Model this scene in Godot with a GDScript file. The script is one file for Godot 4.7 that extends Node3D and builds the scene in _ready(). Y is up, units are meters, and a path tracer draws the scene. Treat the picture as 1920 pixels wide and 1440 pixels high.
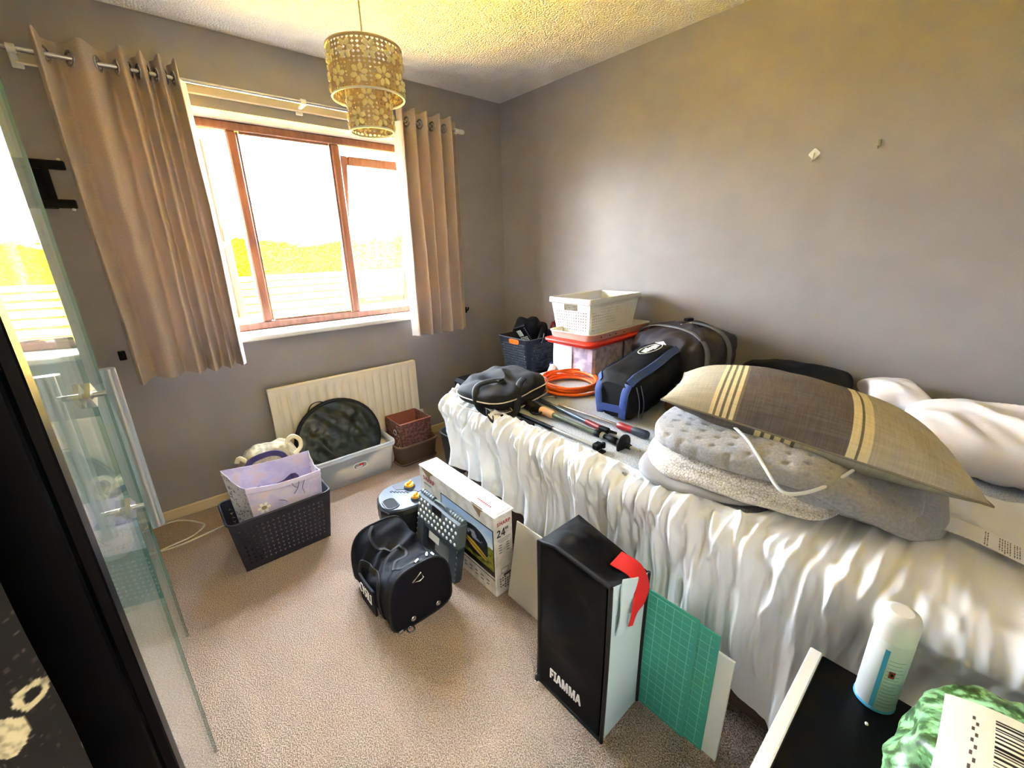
extends Node3D
# A small box bedroom used for storage: window wall at z = 0, right wall at x = 0, floor at y = 0.

var st: SurfaceTool
var T := Transform3D()
var mats := {}
var taken := {}
var nz := FastNoiseLite.new()

func _ready() -> void:
	light_and_camera()
	make_materials()
	room()
	window_one()
	outside()
	hedge()
	landing()
	curtains()
	radiator_and_wall()
	wardrobe()
	lamp()
	bed()
	things_by_window()
	things_on_floor()
	things_on_bed()
	bedding_pile()
	bedside()

func light_and_camera() -> void:
	var cam := Camera3D.new()
	cam.name = "camera"
	cam.fov = 2.0 * rad_to_deg(atan(720.0 / 787.18))
	cam.near = 0.02
	cam.far = 200.0
	var b := Basis(Vector3.UP, deg_to_rad(-40.902)) * Basis(Vector3.RIGHT, deg_to_rad(-17.857)) * Basis(Vector3.BACK, deg_to_rad(-1.419))
	cam.transform = Transform3D(b, Vector3(-2.3209, 1.3780, 2.7393))
	add_child(cam)
	cam.current = true
	var env := Environment.new()
	env.background_mode = Environment.BG_SKY
	var sky := Sky.new()
	var sm := ProceduralSkyMaterial.new()
	sm.sky_top_color = Color(0.86, 0.92, 1.0)
	sm.sky_horizon_color = Color(0.97, 0.98, 1.0)
	sm.ground_bottom_color = Color(0.35, 0.34, 0.28)
	sm.ground_horizon_color = Color(0.6, 0.62, 0.58)
	sm.sky_curve = 0.2
	sm.sun_angle_max = 0.0
	sm.energy_multiplier = 1.0
	sky.sky_material = sm
	env.sky = sky
	env.background_energy_multiplier = 15.0
	env.ambient_light_source = Environment.AMBIENT_SOURCE_DISABLED
	env.tonemap_mode = Environment.TONE_MAPPER_LINEAR
	env.tonemap_exposure = 6.1
	env.sdfgi_enabled = true
	env.ssao_enabled = true
	env.ssil_enabled = true
	var we := WorldEnvironment.new()
	we.name = "environment"
	we.environment = env
	add_child(we)
	var sun := DirectionalLight3D.new()
	sun.name = "sun"
	sun.light_color = Color(1.0, 0.91, 0.62)
	sun.light_energy = 115.0
	sun.light_angular_distance = 0.6
	sun.shadow_enabled = true
	sun.sky_mode = DirectionalLight3D.SKY_MODE_LIGHT_ONLY
	add_child(sun)
	sun.look_at_from_position(Vector3(-6, 12, 9), Vector3(0, 0, -4))

# ---------------------------------------------------------------- nodes
func numbered(n: String) -> String:
	if not taken.has(n):
		taken[n] = 0
		return n
	taken[n] += 1
	return "%s_%03d" % [n, taken[n]]

func tag(o: Node3D, label: String, cat: String, group := "") -> Node3D:
	o.set_meta("label", label)
	o.set_meta("category", cat)
	if group != "":
		o.set_meta("group", group)
	return o

func thing(n: String, label: String, cat: String, pos := Vector3.ZERO, turn := 0.0, group := "") -> Node3D:
	var o := Node3D.new()
	o.name = numbered(n)
	add_child(o)
	o.position = pos
	o.rotation.y = turn
	return tag(o, label, cat, group)

func beg() -> void:
	st = SurfaceTool.new()
	st.begin(Mesh.PRIMITIVE_TRIANGLES)
	st.set_smooth_group(0)
	T = Transform3D()

func mesh_of(flat := false) -> ArrayMesh:
	st.generate_normals()
	if not flat:
		st.index()
	return st.commit()

func put(parent: Node, n: String, m: Material, label := "") -> MeshInstance3D:
	var o := MeshInstance3D.new()
	o.mesh = mesh_of()
	o.mesh.surface_set_material(0, m)
	o.name = numbered(n) if parent == self else n
	parent.add_child(o, true)
	if label != "":
		o.set_meta("label", label)
	T = Transform3D()
	return o

func share(parent: Node, n: String, mesh: Mesh, t: Transform3D) -> MeshInstance3D:
	var o := MeshInstance3D.new()
	o.mesh = mesh
	o.name = n
	o.transform = t
	parent.add_child(o, true)
	return o

func struct(n: String, m: Material) -> MeshInstance3D:
	var o := put(self, n, m)
	o.set_meta("kind", "structure")
	return o

# ---------------------------------------------------------------- shapes
func vtx(p: Vector3, uv: Vector2) -> void:
	st.set_uv(uv)
	st.add_vertex(T * p)

func tri(a: Vector3, b: Vector3, c: Vector3, ua := Vector2.ZERO, ub := Vector2(1, 0), uc := Vector2(1, 1)) -> void:
	vtx(a, ua); vtx(c, uc); vtx(b, ub)

func quad(a: Vector3, b: Vector3, c: Vector3, d: Vector3, u0 := Vector2(0, 1), u1 := Vector2(1, 1), u2 := Vector2(1, 0), u3 := Vector2(0, 0)) -> void:
	tri(a, b, c, u0, u1, u2)
	tri(a, c, d, u0, u2, u3)

func flat() -> void:
	st.set_smooth_group(-1)

func soft(n := 0) -> void:
	st.set_smooth_group(n)

func bx(c: Vector3, s: Vector3, b := 0.0) -> void:
	# box with chamfered edges
	flat()
	var h := s * 0.5
	if b <= 0.0:
		var p := []
		for i in 8:
			p.append(c + Vector3(h.x if i & 1 else -h.x, h.y if i & 2 else -h.y, h.z if i & 4 else -h.z))
		quad(p[4], p[5], p[7], p[6]); quad(p[1], p[0], p[2], p[3]); quad(p[5], p[1], p[3], p[7])
		quad(p[0], p[4], p[6], p[2]); quad(p[6], p[7], p[3], p[2]); quad(p[0], p[1], p[5], p[4])
		return
	b = minf(b, minf(h.x, minf(h.y, h.z)) * 0.98)
	var fx := func(sx, sy, sz): return c + Vector3(sx * h.x, sy * (h.y - b), sz * (h.z - b))
	var fy := func(sx, sy, sz): return c + Vector3(sx * (h.x - b), sy * h.y, sz * (h.z - b))
	var fz := func(sx, sy, sz): return c + Vector3(sx * (h.x - b), sy * (h.y - b), sz * h.z)
	for s1 in [-1, 1]:
		_face([fx.call(s1, -1, -1), fx.call(s1, 1, -1), fx.call(s1, 1, 1), fx.call(s1, -1, 1)], c)
		_face([fy.call(-1, s1, -1), fy.call(1, s1, -1), fy.call(1, s1, 1), fy.call(-1, s1, 1)], c)
		_face([fz.call(-1, -1, s1), fz.call(1, -1, s1), fz.call(1, 1, s1), fz.call(-1, 1, s1)], c)
		for s2 in [-1, 1]:
			_face([fx.call(s1, s2, -1), fx.call(s1, s2, 1), fy.call(s1, s2, 1), fy.call(s1, s2, -1)], c)
			_face([fx.call(s1, -1, s2), fx.call(s1, 1, s2), fz.call(s1, 1, s2), fz.call(s1, -1, s2)], c)
			_face([fy.call(-1, s1, s2), fy.call(1, s1, s2), fz.call(1, s1, s2), fz.call(-1, s1, s2)], c)
			for s3 in [-1, 1]:
				_face([fx.call(s1, s2, s3), fy.call(s1, s2, s3), fz.call(s1, s2, s3)], c)

func _face(p: Array, c: Vector3) -> void:
	var n: Vector3 = (p[1] - p[0]).cross(p[2] - p[0])
	var m: Vector3 = (p[0] + p[1] + p[2]) / 3.0
	if n.dot(m - c) < 0.0:
		p.reverse()
	if p.size() == 3:
		tri(p[0], p[1], p[2])
	else:
		quad(p[0], p[1], p[2], p[3])

func bar(a: Vector3, b: Vector3, w: float, h: float, up := Vector3.UP, bev := 0.0) -> void:
	# box from a to b, w across, h along up
	var z := (b - a).normalized()
	var x := up.cross(z)
	if x.length() < 0.01:
		x = Vector3.RIGHT.cross(z)
	x = x.normalized()
	var keep := T
	T = T * Transform3D(Basis(x, z.cross(x), z), (a + b) * 0.5)
	bx(Vector3.ZERO, Vector3(w, h, a.distance_to(b)), bev)
	T = keep

func tube(pts: Array, r, seg := 10, closed := false) -> void:
	soft()
	var n := pts.size()
	var rings := []
	var up := Vector3(0.03, 1, 0.02).normalized()
	for i in n:
		var a: Vector3 = pts[(i - 1 + n) % n] if closed else pts[maxi(i - 1, 0)]
		var b: Vector3 = pts[(i + 1) % n] if closed else pts[mini(i + 1, n - 1)]
		var t := (b - a).normalized()
		if absf(t.dot(up)) > 0.98:
			up = Vector3(1, 0.1, 0).normalized()
		var x := up.cross(t).normalized()
		var y := t.cross(x)
		up = y
		var rr: float = r[i] if r is Array else r
		var ring := []
		for k in seg:
			var an := TAU * k / seg
			ring.append(pts[i] + (x * cos(an) + y * sin(an)) * rr)
		rings.append(ring)
	loft(rings, not closed, closed)

func loft(rings: Array, caps := true, closed := false, u_scale := 1.0) -> void:
	var n := rings.size()
	var m: int = rings[0].size()
	for i in (n if closed else n - 1):
		var j := (i + 1) % n
		for k in m:
			var l := (k + 1) % m
			var v0 := float(i) / (n - 1)
			var v1 := float(i + 1) / (n - 1)
			var u0 := float(k) / m * u_scale
			var u1 := float(k + 1) / m * u_scale
			quad(rings[i][k], rings[i][l], rings[j][l], rings[j][k], Vector2(u0, v0), Vector2(u1, v0), Vector2(u1, v1), Vector2(u0, v1))
	if caps:
		flat()
		for e in [0, n - 1]:
			var c := Vector3.ZERO
			for p in rings[e]:
				c += p
			c /= m
			for k in m:
				var l := (k + 1) % m
				if e == 0:
					tri(c, rings[e][l], rings[e][k])
				else:
					tri(c, rings[e][k], rings[e][l])
		soft()

func lathe(prof: Array, seg := 24, caps := true) -> void:
	# prof: Vector2(radius, height) from the bottom up
	soft()
	var rings := []
	for p in prof:
		var ring := []
		for k in seg:
			var an := -TAU * k / seg
			ring.append(Vector3(p.x * cos(an), p.y, p.x * sin(an)))
		rings.append(ring)
	loft(rings, caps)

func grid(f: Callable, nu: int, nv: int) -> void:
	# f(u, v) -> Vector3; outside along dP/du x dP/dv
	var p := []
	for j in nv + 1:
		var row := PackedVector3Array()
		for i in nu + 1:
			row.append(f.call(float(i) / nu, float(j) / nv))
		p.append(row)
	lay(p)

func lay(p: Array, flip := false) -> void:
	var nv := p.size() - 1
	var nu: int = p[0].size() - 1
	for j in nv:
		for i in nu:
			var u0 := Vector2(float(i) / nu, float(j) / nv)
			var u1 := Vector2(float(i + 1) / nu, float(j) / nv)
			var u2 := Vector2(float(i + 1) / nu, float(j + 1) / nv)
			var u3 := Vector2(float(i) / nu, float(j + 1) / nv)
			if flip:
				quad(p[j][i], p[j + 1][i], p[j + 1][i + 1], p[j][i + 1], u0, u3, u2, u1)
			else:
				quad(p[j][i], p[j][i + 1], p[j + 1][i + 1], p[j + 1][i], u0, u1, u2, u3)

func cloth(f: Callable, nu: int, nv: int, th: float) -> void:
	# a sheet of cloth with thickness th, laid behind f
	soft(1)
	var p := []
	for j in nv + 1:
		var row := PackedVector3Array()
		for i in nu + 1:
			row.append(f.call(float(i) / nu, float(j) / nv))
		p.append(row)
	var q := []
	for j in nv + 1:
		var row := PackedVector3Array()
		for i in nu + 1:
			var du: Vector3 = p[j][mini(i + 1, nu)] - p[j][maxi(i - 1, 0)]
			var dv: Vector3 = p[mini(j + 1, nv)][i] - p[maxi(j - 1, 0)][i]
			row.append(p[j][i] - du.cross(dv).normalized() * th)
		q.append(row)
	lay(p)
	soft(2)
	lay(q, true)
	soft(3)
	for i in nu:
		quad(q[0][i], q[0][i + 1], p[0][i + 1], p[0][i])
		quad(p[nv][i], p[nv][i + 1], q[nv][i + 1], q[nv][i])
	for j in nv:
		quad(p[j][0], p[j + 1][0], q[j + 1][0], q[j][0])
		quad(q[j][nu], q[j + 1][nu], p[j + 1][nu], p[j][nu])
	soft()

func prism(poly: Array, z0: float, z1: float) -> void:
	# polygon in x, y (counter-clockwise) pushed from z0 to z1
	flat()
	var pp := PackedVector2Array(poly)
	if Geometry2D.is_polygon_clockwise(pp):
		pp.reverse()
	var idx := Geometry2D.triangulate_polygon(pp)
	for i in range(0, idx.size(), 3):
		var a := pp[idx[i]]
		var b := pp[idx[i + 1]]
		var c := pp[idx[i + 2]]
		if (b - a).cross(c - a) < 0.0:
			var t := b
			b = c
			c = t
		tri(Vector3(a.x, a.y, z1), Vector3(b.x, b.y, z1), Vector3(c.x, c.y, z1))
		tri(Vector3(a.x, a.y, z0), Vector3(c.x, c.y, z0), Vector3(b.x, b.y, z0))
	for i in pp.size():
		var a := pp[i]
		var b := pp[(i + 1) % pp.size()]
		quad(Vector3(a.x, a.y, z0), Vector3(b.x, b.y, z0), Vector3(b.x, b.y, z1), Vector3(a.x, a.y, z1))
	soft()

func rrect(w: float, h: float, r: float, seg := 5) -> Array:
	# rounded rectangle round the origin, counter-clockwise
	var out := []
	for c in 4:
		var cx := (w / 2 - r) * (1 if c == 0 or c == 3 else -1)
		var cy := (h / 2 - r) * (1 if c < 2 else -1)
		for k in seg + 1:
			var an := PI / 2 * (c + float(k) / seg)
			out.append(Vector2(cx + r * cos(an), cy + r * sin(an)))
	return out

func ring_y(poly: Array, y: float, s := 1.0, off := Vector2.ZERO) -> Array:
	# polygon laid level at height y (x, z)
	var out := []
	for p in poly:
		out.append(Vector3(p.x * s + off.x, y, -(p.y * s + off.y)))
	return out

func tub(w: float, d: float, h: float, wb: float, db: float, th: float, r: float, rim := 0.0, seg := 5) -> void:
	# open container: outer wall from base (wb x db) to top (w x d), inner wall, floor
	soft()
	var r0 := ring_y(rrect(wb, db, r, seg), 0.0)
	var rings := [ring_y(rrect(wb - 0.01, db - 0.01, r, seg), 0.0), ring_y(rrect(wb, db, r, seg), 0.004)]
	if rim > 0.0:
		rings.append(ring_y(rrect(w, d, r, seg), h - rim * 1.6))
		rings.append(ring_y(rrect(w + rim * 2, d + rim * 2, r + rim, seg), h - rim * 1.5))
		rings.append(ring_y(rrect(w + rim * 2, d + rim * 2, r + rim, seg), h - rim * 0.2))
		rings.append(ring_y(rrect(w + rim * 1.6, d + rim * 1.6, r + rim, seg), h))
	else:
		rings.append(ring_y(rrect(w, d, r, seg), h - 0.003))
	rings.append(ring_y(rrect(w - th * 0.5, d - th * 0.5, r, seg), h))
	rings.append(ring_y(rrect(w - th * 2, d - th * 2, r, seg), h - 0.004))
	rings.append(ring_y(rrect(wb - th * 2, db - th * 2, r, seg), th))
	loft(rings, true)

func cell_tris(hole: Array) -> Array:
	# unit square with a hole, as triangles
	var out := []
	for half in [[0.0, 0.5], [0.5, 1.0]]:
		var rect := PackedVector2Array([Vector2(half[0], 0), Vector2(half[1], 0), Vector2(half[1], 1), Vector2(half[0], 1)])
		for poly in Geometry2D.clip_polygons(rect, PackedVector2Array(hole)):
			var idx := Geometry2D.triangulate_polygon(poly)
			for i in range(0, idx.size(), 3):
				var a := poly[idx[i]]
				var b := poly[idx[i + 1]]
				var c := poly[idx[i + 2]]
				if (b - a).cross(c - a) < 0.0:
					out.append([a, c, b])
				else:
					out.append([a, b, c])
	return out

func holed(q: Array, nu: int, nv: int, tris: Array, th: float, flip_odd := false) -> void:
	# wall between the corners q (bottom left, bottom right, top right, top left, seen from outside) with a hole in every cell
	flat()
	var n: Vector3 = (q[1] - q[0]).cross(q[3] - q[0]).normalized()
	var at := func(u: float, v: float) -> Vector3: return q[0].lerp(q[1], u).lerp(q[3].lerp(q[2], u), v)
	for j in nv:
		for i in nu:
			for t in tris:
				var w := []
				for p in t:
					var pu: float = p.x
					var pv: float = p.y
					if flip_odd and (i + j) % 2 == 1:
						pv = 1.0 - pv
						pu = 1.0 - pu
					w.append(at.call((i + pu) / nu, (j + pv) / nv))
				tri(w[0], w[1], w[2])
				tri(w[0] - n * th, w[2] - n * th, w[1] - n * th)
	soft()

func text(parent: Node, s: String, m: Material, h: float, t: Transform3D, wide := 0.0, depth := 0.001, weight := 700) -> MeshInstance3D:
	# raised or printed lettering, its middle at t, facing t's z
	var tm := TextMesh.new()
	var f := SystemFont.new()
	f.font_names = PackedStringArray(["Droid Sans"])
	f.font_weight = weight
	tm.font = f
	tm.text = s
	tm.font_size = 32
	tm.pixel_size = 0.01
	tm.depth = 0.01
	tm.curve_step = 1.5
	tm.material = m
	var o := MeshInstance3D.new()
	o.mesh = tm
	o.name = "lettering"
	var box := tm.get_aabb()
	var k := h / maxf(box.size.y, 0.001)
	var kx := k if wide <= 0.0 else wide / maxf(box.size.x, 0.001)
	o.transform = t * Transform3D(Basis().scaled(Vector3(kx, k, depth / 0.01)), Vector3(-box.get_center().x * kx, -box.get_center().y * k, 0))
	parent.add_child(o, true)
	return o

func facing(p: Vector3, z: Vector3, up := Vector3.UP) -> Transform3D:
	z = z.normalized()
	var x := up.cross(z).normalized()
	return Transform3D(Basis(x, z.cross(x), z), p)

func ribbon(pts: Array, w, th: float, up: Vector3) -> void:
	# flat strap along a line, lying across up
	soft(5)
	var rings := []
	var n := pts.size()
	for i in n:
		var t: Vector3 = (pts[mini(i + 1, n - 1)] - pts[maxi(i - 1, 0)]).normalized()
		var side := t.cross(up)
		if side.length() < 0.05:
			side = t.cross(Vector3(0.3, 0.2, 1))
		side = side.normalized()
		var nn := side.cross(t).normalized()
		var ww: float = w[i] if w is Array else w
		var e := minf(th, ww * 0.2)
		rings.append([pts[i] - side * ww / 2, pts[i] - side * (ww / 2 - e) + nn * th / 2, pts[i] + side * (ww / 2 - e) + nn * th / 2, pts[i] + side * ww / 2, pts[i] + side * (ww / 2 - e) - nn * th / 2, pts[i] - side * (ww / 2 - e) - nn * th / 2])
	loft(rings)
	soft()

func ridge(x: float, y: float, z := 0.0) -> float:
	# sharp crests, about -1 to 1
	return 1.0 - 4.0 * absf(noise(x, y, z))

func fold(x: float) -> float:
	# rounded ridges with narrow valleys, -1 to 1
	return 1.0 - 2.0 * pow(absf(sin(x * PI)), 1.6)

func noise(x: float, y: float, z := 0.0) -> float:
	return nz.get_noise_3d(x * 100.0, y * 100.0, z * 100.0)

func sstep(a: float, b: float, x: float) -> float:
	var t := clampf((x - a) / (b - a), 0.0, 1.0)
	return t * t * (3.0 - 2.0 * t)

func path(pts: Array, n := 6, closed := false) -> Array:
	# smooth line through points
	var out := []
	var m := pts.size()
	for i in (m if closed else m - 1):
		var a: Vector3 = pts[(i - 1 + m) % m] if closed else pts[maxi(i - 1, 0)]
		var b: Vector3 = pts[i]
		var c: Vector3 = pts[(i + 1) % m]
		var d: Vector3 = pts[(i + 2) % m] if closed else pts[mini(i + 2, m - 1)]
		for k in n:
			out.append(b.cubic_interpolate(c, a, d, float(k) / n))
	if not closed:
		out.append(pts[m - 1])
	return out

# ---------------------------------------------------------------- materials
func mat(n: String, c: Color, rough := 0.8, metal := 0.0, spec := 0.5) -> StandardMaterial3D:
	var m := StandardMaterial3D.new()
	m.resource_name = n
	m.albedo_color = c
	m.roughness = rough
	m.metallic = metal
	m.metallic_specular = spec
	m.cull_mode = BaseMaterial3D.CULL_DISABLED
	mats[n] = m
	return m

func noise_image(size: int, freq: float, kind := FastNoiseLite.TYPE_SIMPLEX_SMOOTH, oct := 3, sd := 1, cell := FastNoiseLite.RETURN_DISTANCE) -> Image:
	var f := FastNoiseLite.new()
	f.noise_type = kind
	f.frequency = freq
	f.seed = sd
	f.fractal_octaves = oct
	f.fractal_type = FastNoiseLite.FRACTAL_FBM if oct > 1 else FastNoiseLite.FRACTAL_NONE
	f.cellular_return_type = cell
	var im := f.get_seamless_image(size, size)
	im.convert(Image.FORMAT_RGB8)
	return im

func ramp(im: Image, stops: Array) -> ImageTexture:
	# stops: [[value, Color], ...]
	var lut := []
	for v in 256:
		var x := v / 255.0
		var c: Color = stops[0][1]
		for k in stops.size() - 1:
			if x >= stops[k][0]:
				c = stops[k][1].lerp(stops[k + 1][1], clampf((x - stops[k][0]) / maxf(stops[k + 1][0] - stops[k][0], 0.001), 0, 1))
		lut.append(c)
	var d := im.get_data()
	for i in range(0, d.size(), 3):
		var c: Color = lut[d[i]]
		d[i] = int(c.r * 255.0)
		d[i + 1] = int(c.g * 255.0)
		d[i + 2] = int(c.b * 255.0)
	return ImageTexture.create_from_image(Image.create_from_data(im.get_width(), im.get_height(), false, Image.FORMAT_RGB8, d))

func tri_map(m: StandardMaterial3D, s: float) -> StandardMaterial3D:
	m.uv1_triplanar = true
	m.uv1_world_triplanar = true
	m.uv1_scale = Vector3(s, s, s)
	return m

func relief(m: StandardMaterial3D, im: Image, cm: float) -> StandardMaterial3D:
	m.heightmap_enabled = true
	m.heightmap_texture = ImageTexture.create_from_image(im)
	m.heightmap_scale = cm
	return m

func glass(n: String, c: Color, a: float, rough := 0.02) -> StandardMaterial3D:
	var m := mat(n, Color(c.r, c.g, c.b, a), rough)
	m.transparency = BaseMaterial3D.TRANSPARENCY_ALPHA
	return m

func make_materials() -> void:
	nz.seed = 7
	nz.frequency = 0.01
	nz.fractal_octaves = 3
	var fine := noise_image(256, 0.06, FastNoiseLite.TYPE_SIMPLEX_SMOOTH, 3, 3)
	var grain := noise_image(512, 0.18, FastNoiseLite.TYPE_SIMPLEX_SMOOTH, 2, 5)
	var blot := noise_image(256, 0.012, FastNoiseLite.TYPE_SIMPLEX_SMOOTH, 4, 9)
	# room
	var m := tri_map(mat("wall paint", Color.WHITE, 0.43), 1.1)
	m.albedo_texture = ramp(blot, [[0.0, Color(0.582, 0.565, 0.556)], [1.0, Color(0.612, 0.595, 0.584)]])
	relief(m, grain, 0.05)
	m = tri_map(mat("ceiling plaster", Color(0.93, 0.915, 0.89), 0.9), 3.0)
	relief(m, noise_image(512, 0.05, FastNoiseLite.TYPE_SIMPLEX_SMOOTH, 2, 11), 1.1)
	m = tri_map(mat("carpet", Color.WHITE, 1.0, 0.0, 0.1), 3.2)
	m.albedo_texture = ramp(noise_image(512, 0.11, FastNoiseLite.TYPE_SIMPLEX_SMOOTH, 3, 21), [[0.2, Color(0.62, 0.51, 0.43)], [0.5, Color(0.805, 0.705, 0.625)], [0.8, Color(0.93, 0.86, 0.79)]])
	relief(m, noise_image(512, 0.11, FastNoiseLite.TYPE_SIMPLEX_SMOOTH, 3, 21), 1.5)
	mat("white gloss", Color(0.92, 0.91, 0.88), 0.35)
	mat("cream wood", Color(0.82, 0.75, 0.62), 0.45)
	m = tri_map(mat("brown frame", Color.WHITE, 0.42), 2.0)
	m.albedo_texture = ramp(noise_image(256, 0.02, FastNoiseLite.TYPE_SIMPLEX_SMOOTH, 4, 31), [[0.0, Color(0.40, 0.255, 0.195)], [1.0, Color(0.53, 0.36, 0.29)]])
	m.uv1_scale = Vector3(6, 0.6, 6)
	glass("clear pane", Color(1, 1, 1), 0.04)
	glass("green glass", Color(0.80, 0.95, 0.88), 0.06)
	mat("glass edge", Color(0.08, 0.34, 0.25), 0.15)
	mat("chrome", Color(0.80, 0.80, 0.80), 0.22, 1.0)
	mat("brushed steel", Color(0.72, 0.73, 0.72), 0.34, 1.0)
	mat("black gloss", Color(0.014, 0.016, 0.024), 0.38, 0.0, 0.25)
	mat("black matt", Color(0.03, 0.03, 0.034), 0.6, 0.0, 0.3)
	mat("black cloth", Color(0.032, 0.034, 0.045), 0.75, 0.0, 0.35)
	mat("navy cloth", Color(0.034, 0.040, 0.075), 0.75, 0.0, 0.35)
	mat("black strap", Color(0.035, 0.035, 0.042), 0.7)
	mat("grey plastic", Color(0.33, 0.37, 0.40), 0.45)
	mat("dark grey plastic", Color(0.20, 0.22, 0.25), 0.45)
	mat("white plastic", Color(0.90, 0.90, 0.88), 0.4)
	mat("off white", Color(0.86, 0.84, 0.78), 0.6)
	mat("white print", Color(0.93, 0.93, 0.93), 0.6)
	mat("red plastic", Color(0.86, 0.20, 0.12), 0.4)
	mat("orange plastic", Color(0.95, 0.42, 0.10), 0.4)
	mat("yellow plastic", Color(0.95, 0.70, 0.08), 0.4)
	mat("radiator white", Color(0.93, 0.89, 0.80), 0.4)
	mat("black rubber", Color(0.03, 0.03, 0.03), 0.8)
	# curtain: crushed beige cloth
	m = mat("curtain cloth", Color.WHITE, 0.55)
	tri_map(m, 9.0)
	m.albedo_texture = ramp(noise_image(256, 0.05, FastNoiseLite.TYPE_SIMPLEX_SMOOTH, 4, 41), [[0.2, Color(0.76, 0.685, 0.625)], [0.8, Color(0.82, 0.75, 0.69)]])
	relief(m, fine, 0.03)
	m.rim_enabled = true
	m.rim = 0.4
	m.backlight_enabled = true
	m.backlight = Color(0.50, 0.52, 0.56)
	m = mat("curtain lining", Color(0.93, 0.92, 0.90), 0.8)
	m.backlight_enabled = true
	m.backlight = Color(0.3, 0.3, 0.28)
	# bed
	m = mat("satin sheet", Color(0.945, 0.955, 0.965), 0.60)
	m.rim_enabled = true
	m.rim = 0.3
	m = tri_map(mat("grey felt", Color.WHITE, 1.0, 0.0, 0.1), 4.0)
	m.albedo_texture = ramp(noise_image(512, 0.09, FastNoiseLite.TYPE_SIMPLEX_SMOOTH, 3, 51), [[0.2, Color(0.62, 0.65, 0.68)], [0.5, Color(0.75, 0.775, 0.80)], [0.8, Color(0.86, 0.88, 0.90)]])
	relief(m, grain, 0.2)
	mat("divan brown", Color(0.30, 0.23, 0.18), 0.9)
	m = mat("white cotton", Color(0.93, 0.915, 0.92), 0.8)
	tri_map(m, 5.0)
	relief(m, fine, 0.06)
	m = mat("blanket grey", Color.WHITE, 0.95, 0.0, 0.2)
	tri_map(m, 5.0)
	m.albedo_texture = ramp(noise_image(256, 0.08, FastNoiseLite.TYPE_SIMPLEX_SMOOTH, 3, 61), [[0.1, Color(0.60, 0.605, 0.61)], [0.9, Color(0.73, 0.73, 0.735)]])
	relief(m, grain, 0.15)
	m.rim_enabled = true
	m.rim = 0.6
	m = mat("sherpa", Color.WHITE, 1.0, 0.0, 0.1)
	tri_map(m, 4.6)
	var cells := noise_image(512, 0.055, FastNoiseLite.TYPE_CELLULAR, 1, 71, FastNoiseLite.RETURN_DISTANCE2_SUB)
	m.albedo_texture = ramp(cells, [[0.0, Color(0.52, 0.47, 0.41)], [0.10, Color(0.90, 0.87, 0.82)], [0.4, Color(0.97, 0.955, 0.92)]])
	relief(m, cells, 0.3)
	mat("grey sheet", Color(0.62, 0.62, 0.63), 0.6)

func M(n: String) -> StandardMaterial3D:
	if not mats.has(n):
		push_error("no material " + n)
	return mats[n]

func paint(n: String, c: Color, rough := 0.7, metal := 0.0) -> StandardMaterial3D:
	if mats.has(n):
		return mats[n]
	return mat(n, c, rough, metal)

# ---------------------------------------------------------------- the room
const XL := -3.02      # left wall
const ZB := 3.25       # back wall
const HC := 2.4        # ceiling

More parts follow.
